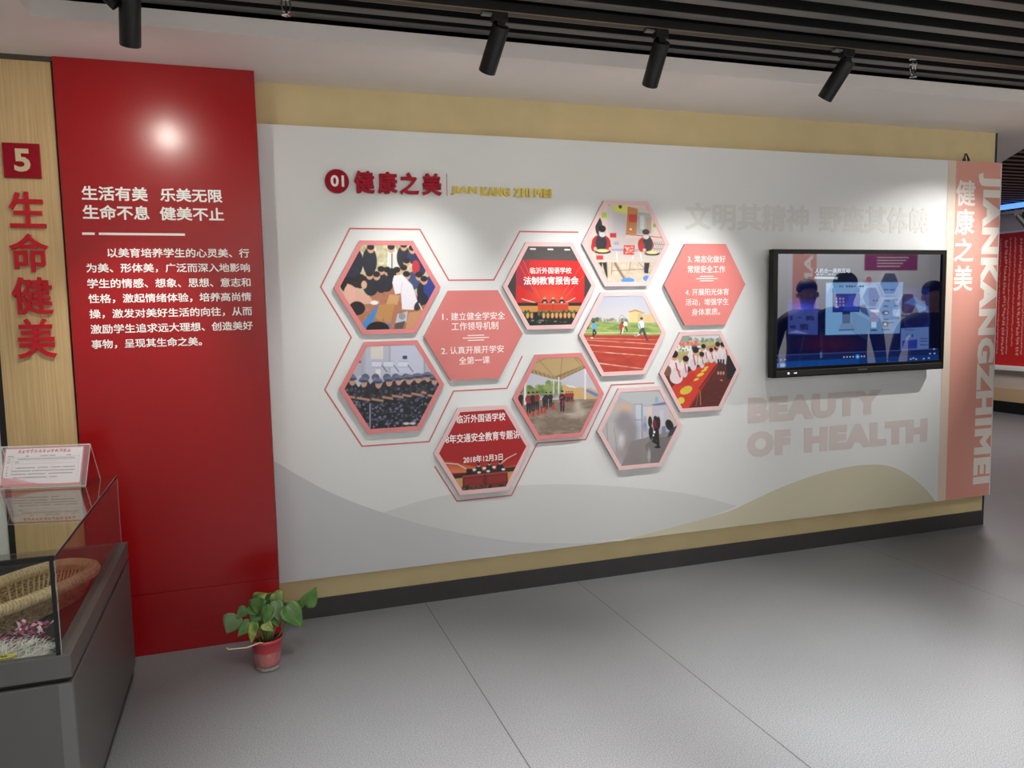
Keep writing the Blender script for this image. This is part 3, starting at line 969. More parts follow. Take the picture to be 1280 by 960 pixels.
p.poly([(10, 440), (870, 440), (870, 580), (10, 560)], (216, 196, 186)); p.rect(285, 392, 346, 436, (206, 56, 56)); p.ell(345, 492, 28, 16, (80, 130, 210)); p.rect(240, 460, 520, 560, (196, 190, 196), .6); p.rect(270, 545, 560, 575, (120, 146, 210), .7)
for q in range(5):
    p.line((700 + q * 22, 470), (730 + q * 22, 580), 5, (120, 124, 150)); 
p.line((690, 490), (840, 500), 6, (110, 110, 130)); p.line((700, 540), (830, 545), 6, (130, 130, 150))
p.ell(180, 330, 34, 90, (50, 48, 58)); p.rect(10, 670, 870, 918, (206, 190, 172)); p.speck(220, 700, 700, 880, 70, 16, [(190, 172, 152), (222, 206, 190)], .6)
p.poly([(130, 560), (760, 575), (745, 672), (150, 660)], (206, 196, 190)); p.line((345, 575), (350, 660), 8, (240, 236, 234)); p.line((575, 580), (590, 660), 8, (240, 236, 234)); p.line((500, 640), (510, 600), 8, (244, 240, 238))
for a, b, wd in (((330, 690), (410, 830), 26), ((480, 675), (465, 760), 7), ((300, 760), (640, 742), 7), ((560, 680), (680, 800), 7), ((300, 680), (290, 800), 7)): p.line(a, b, wd, (140, 120, 100))
p.poly([(205, 680), (250, 675), (255, 840), (235, 800)], (40, 40, 50)); p.poly([(615, 680), (668, 680), (650, 790), (610, 780)], (40, 40, 50)); p.poly([(170, 680), (205, 675), (200, 730)], (30, 30, 36))
p.ell(450, 855, 66, 26, (80, 142, 214)); p.ell(635, 835, 36, 28, (80, 142, 214))
p.ell(200, 490, 90, 82, (178, 44, 50)); p.ell(200, 488, 54, 78, (52, 52, 62)); p.ell(125, 530, 22, 44, (178, 44, 50)); p.ell(276, 530, 20, 44, (178, 44, 50))
p.ell(212, 390, 32, 44, (222, 180, 160)); p.ell(212, 352, 36, 34, (30, 26, 30)); p.ell(212, 408, 28, 22, (206, 220, 230))
p.ell(632, 500, 78, 78, (178, 44, 50)); p.ell(650, 490, 48, 78, (52, 52, 62)); p.ell(588, 520, 32, 52, (186, 46, 50)); p.ell(640, 402, 32, 44, (222, 180, 160)); p.ell(636, 376, 36, 28, (70, 56, 50)); p.ell(636, 424, 28, 22, (212, 220, 228))
for x, y in ((212, 566), (695, 580)): p.ell(x, y + 10, 78, 20, (38, 36, 42)); p.ell(x, y - 2, 60, 16, (226, 216, 150))
for x, y in ((142, 545), (285, 545), (618, 555)): p.ell(x, y, 16, 16, (226, 184, 164))
p.poly([(418, 508), (524, 510), (516, 604), (410, 600)], (212, 48, 56)); p.speck(430, 525, 510, 585, 26, 6, [(246, 190, 170)], .8, 1.8); p.rect(150, 610, 216, 652, (212, 60, 60))
P6 = plaque('H6', 'hexagon plaque showing two masked pupils with meal trays, topmost on the board', M_pinkB)
photo(P6, p, C)

# --- runners on the track
C = [(265, 112), (668, 100), (865, 475), (668, 870), (280, 888), (68, 520)]
p = Pic(60, 870, 95, 895, N, 175, (186, 190, 206))
p.grad(95, (176, 184, 206), 380, (208, 204, 208))
p.speck(80, 360, 520, 400, 60, 14, [(150, 150, 140), (96, 110, 84), (196, 176, 160), (120, 120, 112)], .7); p.speck(150, 360, 240, 400, 20, 16, [(86, 104, 76)], .8)
for k in range(10): p.line((430 + 6 * k, 352 - 30 * math.sin(k / 9 * math.pi)), (436 + 6 * k, 352 - 30 * math.sin((k + 1) / 9 * math.pi)), 4, (140, 140, 150))
p.poly([(520, 285), (580, 268), (662, 296), (662, 386), (525, 388)], (222, 200, 140)); p.poly([(514, 288), (580, 266), (668, 296), (660, 302), (580, 282), (522, 296)], (196, 130, 84)); p.rect(600, 300, 650, 380, (180, 170, 150), .6); p.rect(662, 310, 720, 384, (212, 186, 150)); p.poly([(715, 262), (730, 255), (750, 300), (770, 384), (718, 384)], (222, 196, 140))
p.rect(60, 388, 870, 512, (150, 172, 96)); p.speck(80, 400, 860, 500, 90, 12, [(126, 156, 84), (172, 188, 112), (100, 136, 74)], .5, 4); p.line((60, 490), (870, 482), 5, (226, 226, 196))
p.poly([(60, 512), (870, 500), (870, 900), (60, 900)], (182, 66, 52)); p.grad(95, (178, 186, 206), 96, (178, 186, 206))
for a, b, wd in (((130, 556), (810, 588), 5), ((150, 602), (760, 634), 6), ((180, 660), (730, 700), 7), ((240, 768), (670, 822), 9), ((60, 540), (870, 546), 3)): p.line(a, b, wd, (232, 200, 178))
p.speck(80, 520, 860, 880, 120, 14, [(166, 54, 44), (194, 80, 62)], .4, 3)
p.ell(202, 400, 11, 14, (200, 160, 130)); p.ell(200, 392, 13, 10, (60, 44, 40)); p.ell(204, 432, 24, 30, (104, 170, 222)); p.line((206, 462), (222, 492), 15, (36, 34, 40)); p.line((222, 492), (190, 530), 12, (36, 34, 40)); p.line((200, 465), (196, 510), 12, (36, 34, 40)); p.ell(186, 536, 10, 7, (236, 236, 236)); p.line((184, 415), (176, 440), 9, (224, 180, 150))
p.ell(460, 392, 11, 13, (60, 44, 40)); p.ell(452, 432, 20, 36, (176, 64, 56)); p.line((455, 460), (445, 495), 10, (40, 34, 36)); p.ell(490, 405, 18, 26, (226, 220, 214)); p.line((490, 425), (505, 465), 12, (46, 42, 46)); p.line((470, 440), (460, 490), 11, (226, 220, 214)); p.ell(148, 436, 8, 24, (52, 60, 52))
p.ell(640, 352, 15, 18, (206, 164, 134)); p.ell(638, 348, 15, 12, (70, 54, 50)); p.ell(636, 410, 27, 42, (232, 230, 238)); p.line((618, 400), (632, 450), 10, (80, 150, 200)); p.line((650, 445), (672, 500), 24, (70, 66, 74)); p.line((672, 500), (690, 548), 15, (60, 56, 62)); p.line((640, 450), (620, 500), 22, (80, 76, 84)); p.line((620, 498), (575, 512), 13, (226, 222, 222)); p.line((600, 500), (572, 516), 7, (50, 44, 48)); p.line((690, 550), (730, 520), 7, (110, 50, 46))
P7 = plaque('H7', 'hexagon plaque showing runners on a red running track beside a green field', M_pinkB)
photo(P7, p, C)

# --- fire drill under a canopy
C = [(255, 95), (680, 78), (885, 455), (688, 862), (268, 885), (45, 510)]
p = Pic(40, 890, 72, 890, N, 175, (196, 196, 210))
p.poly([(260, 110), (700, 90), (730, 200), (470, 310), (200, 262)], (190, 164, 118)); p.poly([(700, 190), (720, 215), (480, 330), (400, 320), (200, 265), (215, 230), (420, 300)], (150, 124, 84))
for a, b in (((270, 130), (430, 310)), ((500, 100), (480, 300)), ((600, 110), (680, 200)), ((250, 180), (350, 130)), ((620, 110), (720, 200))): p.line(a, b, 5, (140, 116, 80))
for k in range(6): p.line((230 + 38 * k, 240 + 12 * k), (250 + 38 * k, 275 + 10 * k), 4, (206, 188, 150)); p.line((490 + 36 * k, 312 - 18 * k), (510 + 36 * k, 290 - 18 * k), 4, (206, 188, 150))
p.speck(130, 390, 500, 470, 120, 22, [(126, 148, 84), (96, 124, 66), (160, 172, 112)], .85); p.speck(360, 350, 480, 440, 40, 22, [(118, 142, 78), (150, 166, 104)], .8)
p.poly([(505, 370), (640, 400), (760, 400), (850, 450), (830, 510), (490, 505)], (206, 172, 118)); p.poly([(690, 420), (740, 418), (840, 462), (820, 490)], (96, 130, 200)); p.poly([(520, 375), (600, 385), (640, 405), (560, 395)], (226, 226, 226))
p.poly([(40, 520), (890, 505), (890, 890), (40, 890)], (146, 130, 116)); p.speck(180, 530, 800, 860, 200, 16, [(132, 116, 104), (164, 148, 134), (120, 106, 96)], .5, 3)
for x, a, b, wd in ((465, 305, 470, 12), (712, 225, 512, 16), (160, 330, 560, 20), (418, 330, 470, 8)): p.rect(x - wd / 2, a, x + wd / 2, b, (226, 226, 232))
p.rect(250, 455, 500, 500, (150, 146, 140), .5)
for x, y, h, s in ((120, 440, 170, (40, 36, 42)), (190, 440, 200, (150, 50, 46)), (230, 440, 180, (46, 42, 50)), (268, 438, 170, (140, 48, 44)), (330, 470, 120, (40, 36, 42)), (350, 440, 160, (46, 42, 50)), (390, 440, 145, (46, 42, 50))): p.figure(x, y, h, s, (34, 30, 36), wd=.24)
for x in (535, 555, 575, 592): p.figure(x, 434, 100, (160, 44, 46), (40, 36, 42), wd=.24)
p.figure(498, 425, 200, (52, 46, 56), (34, 30, 38), wd=.24); p.line((480, 500), (500, 490), 12, (196, 60, 56)); p.line((505, 530), (500, 570), 12, (190, 50, 50)); p.line((540, 540), (590, 520), 9, (196, 60, 60))
for x, y in ((232, 640), (278, 630), (308, 615), (340, 605), (415, 578), (180, 650)): p.rect(x - 10, y - 22, x + 10, y + 28, (196, 56, 50)); p.ell(x, y - 28, 7, 9, (60, 40, 40))
for x, y, rx, ry in ((650, 600, 70, 60), (620, 660, 90, 36), (690, 640, 60, 50), (560, 650, 90, 16), (640, 560, 40, 50)): p.ell(x, y, rx, ry, (206, 196, 184), .6, blur=.9)
P8 = plaque('H8', 'hexagon plaque showing a fire drill with extinguishers under a tan canopy', M_pinkA)
photo(P8, p, C)

# --- smoke drill in a corridor
C = [(285, 118), (682, 92), (868, 445), (672, 835), (285, 862), (85, 510)]
p = Pic(80, 875, 85, 870, N, 175, (178, 178, 188))
p.poly([(290, 130), (680, 110), (720, 230), (560, 270), (400, 250), (300, 200)], (186, 192, 196)); p.poly([(590, 260), (720, 235), (720, 258), (600, 275)], (110, 120, 176)); p.rect(620, 190, 650, 240, (150, 160, 190), .7)
p.rect(590, 270, 780, 480, (192, 192, 206)); p.rect(660, 310, 700, 460, (206, 200, 210)); p.poly([(740, 300), (870, 420), (840, 480), (770, 470)], (206, 190, 190))
p.rect(440, 265, 500, 580, (200, 206, 220)); p.rect(545, 280, 592, 480, (222, 204, 198)); p.rect(505, 280, 545, 500, (196, 204, 220)); p.rect(492, 255, 500, 600, (120, 122, 140)); p.line((430, 262), (500, 258), 6, (140, 140, 156)); p.rect(430, 400, 495, 408, (140, 150, 176))
p.poly([(400, 600), (870, 480), (870, 870), (280, 870)], (140, 136, 138)); p.poly([(520, 640), (600, 560), (770, 560), (640, 820), (580, 820)], (122, 118, 120)); p.ell(560, 730, 20, 80, (206, 204, 206), .6, blur=.7)
p.rect(110, 430, 260, 640, (186, 182, 186)); p.line((175, 430), (180, 610), 5, (130, 126, 132)); p.line((240, 470), (265, 720), 5, (140, 134, 140)); p.ell(310, 600, 40, 110, (226, 220, 222), .8, blur=.6)
for x, y, rx, ry, c, a in ((340, 290, 110, 60, (216, 178, 140), .7), (330, 400, 110, 110, (150, 142, 148), .9), (400, 500, 110, 150, (146, 140, 146), .85), (320, 440, 90, 130, (150, 144, 150), .8), (400, 660, 130, 140, (142, 132, 132), .8), (300, 720, 90, 90, (160, 148, 146), .7), (420, 780, 140, 70, (136, 130, 132), .8), (230, 320, 90, 90, (196, 186, 180), .6)): p.ell(x, y, rx, ry, c, a, blur=.7)
p.ell(525, 420, 18, 55, (150, 164, 196), .8); p.ell(525, 470, 22, 40, (120, 140, 176), .7)
p.ell(572, 420, 20, 52, (40, 38, 46)); p.ell(580, 520, 22, 60, (34, 30, 36)); p.ell(630, 440, 34, 66, (112, 40, 42)); p.ell(650, 430, 20, 60, (44, 30, 36)); p.ell(622, 385, 17, 20, (36, 30, 34)); p.line((625, 490), (610, 590), 34, (30, 27, 30)); p.line((640, 500), (645, 640), 28, (34, 30, 32)); p.line((600, 600), (640, 620), 24, (30, 27, 30)); p.ell(610, 515, 10, 12, (240, 240, 244)); p.ell(602, 545, 7, 9, (240, 240, 244)); p.ell(640, 655, 30, 11, (28, 25, 28)); p.line((575, 560), (575, 580), 10, (30, 28, 30))
p.ell(755, 450, 36, 55, (34, 30, 36), rot=-.4); p.poly([(760, 490), (830, 450), (790, 540), (730, 570)], (60, 64, 80)); p.rect(680, 460, 720, 530, (110, 124, 156), .8)
P9 = plaque('H9', 'hexagon plaque showing people crossing a smoke-filled corridor', M_pinkB)
photo(P9, p, C)

# --- signing table
C = [(258, 112), (648, 95), (822, 455), (632, 835), (255, 858), (68, 495)]
p = Pic(60, 830, 88, 865, N, 180, (196, 200, 206))
p.grad(88, (206, 214, 224), 210, (212, 212, 210)); p.rect(250, 145, 345, 215, (150, 160, 150)); p.speck(340, 170, 660, 205, 60, 12, [(120, 134, 110), (150, 156, 136), (110, 120, 100)], .7)
p.poly([(60, 240), (700, 190), (760, 400), (60, 400)], (170, 180, 112)); p.poly([(440, 260), (640, 205), (680, 240), (500, 330)], (190, 140, 110)); p.poly([(230, 330), (440, 260), (460, 300), (250, 370)], (196, 156, 120))
p.speck(220, 205, 450, 238, 60, 9, [(220, 100, 96), (232, 140, 130)], .9); p.speck(220, 240, 450, 285, 120, 8, [(236, 236, 240), (70, 74, 96), (226, 226, 232)], .9)
p.poly([(60, 480), (600, 380), (840, 380), (840, 870), (250, 870)], (92, 40, 36)); p.speck(440, 500, 700, 800, 40, 10, [(112, 54, 46), (78, 34, 32)], .5)
p.poly([(180, 620), (330, 480), (540, 385), (612, 385), (590, 420), (330, 815), (240, 815)], (208, 62, 48)); p.poly([(612, 385), (590, 420), (330, 815), (355, 800), (610, 420)], (150, 34, 30)); p.poly([(280, 540), (380, 480), (400, 530), (330, 600), (200, 610)], (190, 46, 40), .6)
for x, y, rx, ry in ((310, 650, 60, 34), (260, 745, 34, 30), (445, 505, 36, 14), (500, 440, 22, 9), (480, 465, 30, 9), (405, 550, 26, 10)): p.ell(x, y, rx, ry, (226, 206, 70), rot=-.4)
for k in range(6): p.line((252 + 18 * k, 685), (290 + 16 * k, 622), 4, (170, 130, 40))
for x, y, s in ((205, 440, 1.0), (290, 440, .75), (370, 360, .9), (455, 370, .62), (490, 320, .6), (545, 320, .62), (600, 320, .65), (640, 300, .8), (680, 300, .9)):
    p.ell(x, y, 50 * s, 95 * s, (226, 216, 222)); p.ell(x + 10 * s, y + 60 * s, 36 * s, 60 * s, (212, 202, 210)); p.line((x + 12 * s, y - 40 * s), (x + 30 * s, y + 60 * s), 14 * s, (200, 64, 70))
for x, y, s in ((205, 325, 1.0), (310, 365, .85), (402, 282, .9), (460, 320, .7), (476, 246, .65), (548, 278, .6), (598, 262, .6), (612, 225, .7), (660, 225, .7)):
    p.ell(x, y + 14 * s, 30 * s, 38 * s, (206, 156, 126)); p.ell(x, y - 8 * s, 34 * s, 34 * s, (28, 24, 26))
for x in (615, 640, 665): p.rect(x - 8, 360, x + 10, 470, (60, 44, 44)); p.ell(x, 490, 9, 16, (196, 150, 124))
p.ell(135, 470, 40, 50, (120, 84, 66)); p.ell(220, 530, 60, 60, (220, 206, 210)); p.line((235, 460), (255, 525), 16, (206, 70, 76)); p.poly([(700, 320), (740, 330), (800, 450), (790, 540), (700, 550), (690, 400)], (30, 26, 32)); p.line((440, 660), (445, 790), 8, (176, 120, 80)); p.line((420, 690), (400, 800), 6, (150, 100, 70)); p.line((590, 420), (430, 640), 10, (60, 26, 26)); p.line((640, 555), (650, 560), 10, (200, 170, 150))
P10 = plaque('H10', 'hexagon plaque showing children signing at a long red table', M_pinkB)
photo(P10, p, C)


# --- two text plaques
def dash_mark(t, x, z, k):
    bm = bmesh.new()
    for dx, dz in ((0.034, 0.0125), (0.054, 0.0), (0.034, -0.0125)):
        box(bm, x - dx * k, x + dx * k, -0.0213, -0.0204, z + dz - 0.0022, z + dz + 0.0022)
    obj('dash_mark', bm, M_capt, t)


M_solid = mat('rose_plaque', (217, 126, 124), 0.45)
M_solid2 = mat('coral_plaque', (228, 134, 130), 0.45)
P3 = plaque('H3', 'plain rose hexagon plaque with white points numbered 1 and 2', M_solid, rim=0)
for s, x0, x1, z0, z1 in (('1.', -0.168, -0.138, 0.082, 0.112), ('建立健全学安全', -0.122, 0.168, 0.078, 0.118), ('工作领导机制', -0.120, 0.130, 0.026, 0.068), ('2.', -0.178, -0.146, -0.092, -0.062), ('认真开展开学安', -0.132, 0.158, -0.096, -0.056), ('全第一课', -0.086, 0.080, -0.150, -0.110)):
    text('point_text', s, x0, x1, z0, z1, -0.0206, M_capt, P3, bold=0.006)
dash_mark(P3, 0.008, -0.014, 1.3)
P11 = plaque('H11', 'plain coral hexagon plaque with white points numbered 3 and 4', M_solid2, rim=0)
for s, x0, x1, z0, z1 in (('3.', -0.116, -0.090, 0.128, 0.158), ('常态化做好', -0.072, 0.130, 0.124, 0.164), ('常规安全工作', -0.116, 0.128, 0.066, 0.108), ('4.', -0.130, -0.104, -0.058, -0.028), ('开展阳光体育', -0.088, 0.154, -0.062, -0.022), ('活动，增强学生', -0.130, 0.152, -0.118, -0.078), ('身体素质。', -0.090, 0.096, -0.174, -0.134)):
    text('point_text', s, x0, x1, z0, z1, -0.0206, M_capt, P11, bold=0.006)
dash_mark(P11, 0.008, 0.034, 1.3)

# ------------------------------------------------------------------ wall television
TX0, TX1, TZ0, TZ1 = 2.914, 4.206, 1.102, 1.848
TY = -0.135
t = thing('wall_television', 'large black framed television showing a presentation, mounted on the display board', 'television', (3.56, PY, TZ0))
tx = 3.56
bm = bmesh.new()
bz = TZ0
SX0, SX1, SZ0, SZ1 = TX0 + 0.030, TX1 - 0.030, TZ0 + 0.058, TZ1 - 0.026
for a in ((TX0, SX0, TZ0, TZ1), (SX1, TX1, TZ0, TZ1), (SX0, SX1, TZ0, SZ0), (SX0, SX1, SZ1, TZ1)):
    box(bm, a[0] - tx, a[1] - tx, TY - PY, TY - PY + 0.045, a[2] - bz, a[3] - bz)
obj('bezel', bm, mat('black_bezel', (12, 12, 13), 0.3, spec=0.25), t)
obj('rear_housing', BOX(TX0 + 0.03 - tx, TX1 - 0.03 - tx, TY - PY + 0.045, -0.0005, 0.03, TZ1 - bz - 0.03), mat('dark_grey_housing', (40, 40, 42), 0.5), t)
obj('soundbar_lip', BOX(TX0 + 0.02 - tx, TX1 - 0.02 - tx, TY - PY - 0.006, TY - PY, 0.006, 0.04, bevel=0.002), mat('black_grille', (20, 20, 21), 0.5), t)
bm = bmesh.new()
box(bm, TX0 + 0.100 - tx, TX0 + 0.112 - tx, TY - PY - 0.0085, TY - PY - 0.006, 0.018, 0.030)
obj('power_light', bm, mat('white_indicator', (240, 240, 240), 0.4, emit=(255, 255, 255), estr=0.5), t)
bm = bmesh.new()
box(bm, TX0 + 0.145 - tx, TX0 + 0.165 - tx, TY - PY - 0.0085, TY - PY - 0.006, 0.021, 0.027)
obj('indicator', bm, mat('white_indicator', (240, 240, 240), 0.4, emit=(255, 255, 255), estr=0.5), t)
obj('maker_plate', BOX(-0.035, 0.035, TY - PY - 0.0075, TY - PY - 0.006, 0.020, 0.029), mat('grey_plate', (92, 92, 94), 0.4), t)
# picture on the screen: sketched over its four corners, then straightened
src = np.array([(112, 90), (1098, 77), (1070, 722), (108, 792)], float)
dst = np.array([(0, 1), (1, 1), (1, 0), (0, 0)], float)
A = []
for (x, y), (u, v) in zip(src, dst):
    A.append([x, y, 1, 0, 0, 0, -u * x, -u * y, u]); A.append([0, 0, 0, x, y, 1, -v * x, -v * y, v])
A = np.array(A)
Hm = np.append(np.linalg.solve(A[:, :8], A[:, 8]), 1).reshape(3, 3)
Hi = np.linalg.inv(Hm)
nx, ny = 300, 170
p = Pic(0, 1, 0, 1, nx, ny, (8, 10, 34))
U, V = np.meshgrid(np.linspace(0, 1, nx), np.linspace(0, 1, ny))
q = np.stack([U, V, np.ones_like(U)], -1) @ Hi.T
p.X, p.Y = q[..., 0] / q[..., 2], q[..., 1] / q[..., 2]
p.px = 3.6
p.rect(178, 60, 1022, 740, (14, 20, 62)); p.ell(420, 640, 230, 70, (60, 18, 44), .7, blur=.9); p.ell(800, 640, 250, 110, (16, 24, 70), .8, blur=.8)
p.rect(178, 60, 1022, 255, (26, 30, 48))
p.rect(180, 370, 362, 440, (18, 30, 120)); p.ell(270, 425, 110, 42, (60, 84, 210), .9, blur=.9); p.rect(180, 436, 356, 585, (58, 72, 142))
for a in ((190, 470, 206, 500), (286, 470, 334, 498), (190, 530, 226, 550), (250, 520, 300, 556), (236, 478, 262, 484)): p.rect(*a, (36, 42, 96))
p.poly([(182, 575), (230, 560), (300, 580)], (110, 124, 190))
p.poly([(398, 262), (866, 250), (846, 572), (398, 596)], (20, 26, 66)); p.poly([(405, 264), (866, 252), (842, 566), (402, 586)], (98, 136, 186)); p.poly([(405, 264), (660, 258), (660, 572), (402, 586)], (112, 160, 208)); p.poly([(560, 440), (665, 420), (665, 566), (560, 572)], (120, 160, 204))
for k in range(9): p.line((560, 445 + 14 * k), (662, 500 + 14 * k), 2.4, (52, 70, 120))
p.poly([(600, 400), (640, 395), (664, 470), (612, 440)], (66, 84, 130)); p.poly([(408, 270), (440, 266), (412, 330)], (150, 186, 220))
p.poly([(444, 332), (608, 328), (605, 440), (444, 446)], (20, 24, 60)); p.poly([(450, 338), (603, 334), (600, 434), (450, 439)], (26, 48, 150)); p.poly([(546, 337), (603, 334), (600, 434), (504, 437)], (34, 66, 172))
for i in range(3):
    for j in range(3): p.rect(464 + i * 20, 356 + j * 20, 474 + i * 20, 366 + j * 20, [(206, 120, 90), (120, 176, 220), (150, 140, 200)][(i + j) % 3])
p.rect(460, 408, 480, 416, (170, 190, 226)); p.rect(502, 440, 550, 458, (34, 40, 78)); p.rect(502, 456, 550, 518, (86, 106, 146)); p.poly([(494, 514), (562, 510), (574, 546), (480, 552)], (112, 140, 180)); p.poly([(480, 552), (574, 546), (574, 552), (482, 558)], (44, 52, 92))
for x in (690, 710): p.rect(x - 6, 365, x + 6, 372, (40, 44, 80))
for x, y in ((765, 300), (800, 300), (770, 368), (820, 362), (762, 402), (825, 398), (690, 478), (762, 482), (826, 474), (752, 545), (768, 545), (684, 550), (694, 550)): p.rect(x - 14, y - 3, x + 14, y + 4, (36, 42, 84))
p.ell(760, 442, 22, 14, (44, 50, 84)); p.ell(764, 444, 10, 5, (190, 200, 220)); p.rect(802, 420, 846, 462, (150, 186, 220)); p.ell(757, 512, 20, 18, (70, 74, 84)); p.ell(757, 512, 8, 9, (190, 190, 180)); p.rect(674, 500, 704, 535, (176, 206, 232)); p.rect(668, 425, 720, 440, (190, 200, 230)); p.rect(668, 440, 716, 500, (160, 150, 190), .7)
p.rect(868, 290, 1020, 530, (22, 36, 96)); p.poly([(870, 380), (930, 340), (1015, 400), (1015, 440), (940, 400)], (50, 100, 170), .8); p.ell(940, 470, 70, 60, (20, 28, 76)); p.poly([(930, 380), (1010, 410), (960, 440)], (74, 140, 200), .8)
p.poly([(850, 536), (1014, 524), (1012, 656), (846, 668)], (84, 110, 168)); p.poly([(858, 610), (946, 602), (944, 656), (856, 664)], (36, 52, 140)); p.rect(882, 570, 890, 588, (40, 46, 90)); p.rect(912, 570, 920, 588, (40, 46, 90))
for y in (596, 612, 634): p.rect(962, y - 3, 1006, y + 3, (50, 62, 112))
p.rect(870, 541, 930, 545, (50, 62, 112))
p.poly([(90, 720), (1100, 655), (1100, 690), (90, 758)], (22, 34, 84)); p.line((110, 716), (1060, 656), 3, (70, 90, 160)); p.poly([(90, 756), (1100, 690), (1100, 760), (90, 820)], (18, 66, 138)); p.poly([(600, 724), (1100, 690), (1100, 760), (600, 790)], (16, 42, 96), .6)
p.ell(592, 713, 13, 14, (36, 130, 220)); p.ell(592, 713, 4, 5, (210, 230, 250))
for x, y in ((112, 716), (512, 718), (530, 717), (548, 716), (566, 715), (616, 712), (632, 711)): p.rect(x - 3, y - 4, x + 3, y + 3, (206, 214, 234))
for x, y in ((112, 744), (138, 742), (163, 740), (906, 722), (922, 716), (938, 722), (982, 718), (1012, 714), (1020, 686), (1046, 685), (1044, 658)): p.rect(x - 5, y - 3, x + 5, y + 3, (170, 184, 214))
p.rect(134, 764, 166, 784, (130, 170, 206)); p.rect(110, 766, 126, 788, (90, 130, 176))
p.rect(337, 228, 474, 241, (176, 206, 220)); p.rect(370, 690, 382, 724, (96, 120, 176), .6); p.rect(1022, 60, 1110, 740, (22, 18, 32), .6) if False else None


def place_screen(X, Y):
    return np.stack([SX0 - tx + U * (SX1 - SX0), np.full_like(U, TY - PY + 0.010), SZ0 - bz + V * (SZ1 - SZ0)], -1)


scr = sheet('screen', p, place_screen, M_screen, t)
# captions in the presentation
M_cap2 = mat('lit_caption', (20, 20, 20), 0.5, emit=(214, 226, 240), estr=0.75)
M_cap3 = mat('dark_caption', (20, 24, 60), 0.5, emit=(24, 30, 74), estr=0.6)


def on_screen(s, x0, x1, y0, y1, m, bold=0.01):
    def uv(x, y):
        a = Hm @ np.array((x, y, 1.0)); return a[0] / a[2], a[1] / a[2]
    (u0, v0), (u1, v1) = uv(x0, y1), uv(x1, y0)
    v1 = max(v1, v0 + 0.02)
    o = text('caption', s, SX0 - tx + u0 * (SX1 - SX0), SX0 - tx + u1 * (SX1 - SX0), SZ0 - bz + v0 * (SZ1 - SZ0), SZ0 - bz + v1 * (SZ1 - SZ0), TY - PY + 0.0095, m, scr, bold=bold, depth=0.0004)


on_screen('人机合一高效互动', 338, 549, 172, 206, M_cap2, 0.012)
on_screen('教学一体机', 345, 460, 208, 222, M_cap2, 0.0)
on_screen('K2', 485, 508, 278, 292, M_cap3, 0.03)
on_screen('智慧教学一体机', 522, 632, 277, 292, M_cap3, 0.02)

# ------------------------------------------------------------------ glass display case
CX, CY0, CY1, CXL = -0.508, -1.555, -0.372, -1.75
t = thing('display_case', 'grey steel display case with glass hood standing before the red panel', 'display case', (-1.1, -0.96, 0))
ox, oy = 1.1, 0.96
obj('toe_kick', BOX(CXL + 0.03 + ox, CX - 0.012 + ox, CY0 + 0.03 + oy, CY1 - 0.02 + oy, 0.0, 0.06), mat('dark_kick', (52, 52, 54), 0.5), t)
obj('cabinet', BOX(CXL + ox, CX + ox, CY0 + oy, CY1 + oy, 0.055, 0.505, bevel=0.002), M_case, t)
obj('corner_post', BOX(CX - 0.035 + ox, CX + 0.0008 + ox, CY0 - 0.0012 + oy, CY0 + 0.02 + oy, 0.056, 0.504), mat('grey_steel_edge', (118, 118, 118), 0.35, metal=0.4), t)
obj('shadow_gap', BOX(CXL + 0.015 + ox, CX - 0.012 + ox, CY0 + 0.015 + oy, CY1 - 0.01 + oy, 0.505, 0.522), M_black, t)
GX, GY0, GY1, GZ0, GZ1 = -0.531, -1.543, -0.375, 0.586, 0.868
bm = bmesh.new()
FZ0, FZ1 = 0.522, GZ0
for a in ((CXL, CX, CY0, CY0 + 0.03), (CXL, CX, CY1 - 0.03, CY1), (CX - 0.045, CX, CY0 + 0.03, CY1 - 0.03), (CXL, CXL + 0.045, CY0 + 0.03, CY1 - 0.03)):
    box(bm, a[0] + ox, a[1] + ox, a[2] + oy, a[3] + oy, FZ0, FZ1)
obj('frame', bm, M_case, t)
obj('deck', BOX(CXL + 0.045 + ox, CX - 0.045 + ox, CY0 + 0.03 + oy, CY1 - 0.03 + oy, 0.524, 0.530), mat('charcoal_felt', (48, 49, 50), 0.8), t)
gt = 0.006
for nm, a in (('front_glass', (CXL + 0.02, GX, GY0, GY0 + gt, GZ0, GZ1)), ('back_glass', (CXL + 0.02, GX, GY1 - gt, GY1, GZ0, GZ1)), ('side_glass', (GX - gt, GX, GY0 + gt, GY1 - gt, GZ0, GZ1)), ('side_glass', (CXL + 0.02, CXL + 0.02 + gt, GY0 + gt, GY1 - gt, GZ0, GZ1)), ('top_glass', (CXL + 0.02, GX, GY0, GY1, GZ1, GZ1 + gt))):
    obj(nm, BOX(a[0] + ox, a[1] + ox, a[2] + oy, a[3] + oy, a[4], a[5]), M_glass, t)
bm = bmesh.new()
box(bm, CXL + 0.02 + ox, GX + 0.0004 + ox, GY0 - 0.0008 + oy, GY0 - 0.0002 + oy, GZ1 - 0.008, GZ1 + gt - 0.001)
box(bm, GX + 0.0002 + ox, GX + 0.0008 + ox, GY0 + oy, GY1 + oy, GZ1 - 0.004, GZ1 + gt - 0.001)
box(bm, GX - 0.014 + ox, GX - 0.003 + ox, GY0 - 0.0008 + oy, GY0 - 0.0002 + oy, GZ0, GZ1 - 0.008)
box(bm, CXL + 0.02 + ox, GX + ox, GY0 + oy, GY0 + 0.004 + oy, GZ1 + gt + 0.0002, GZ1 + gt + 0.0008)
obj('black_seal', bm, M_black, t, label='black sealing strip along the glass edges')
bm = bmesh.new()
box(bm, GX - 0.0012 + ox, GX + 0.0006 + ox, GY0 - 0.0006 + oy, GY0 + 0.001 + oy, GZ0, GZ1)
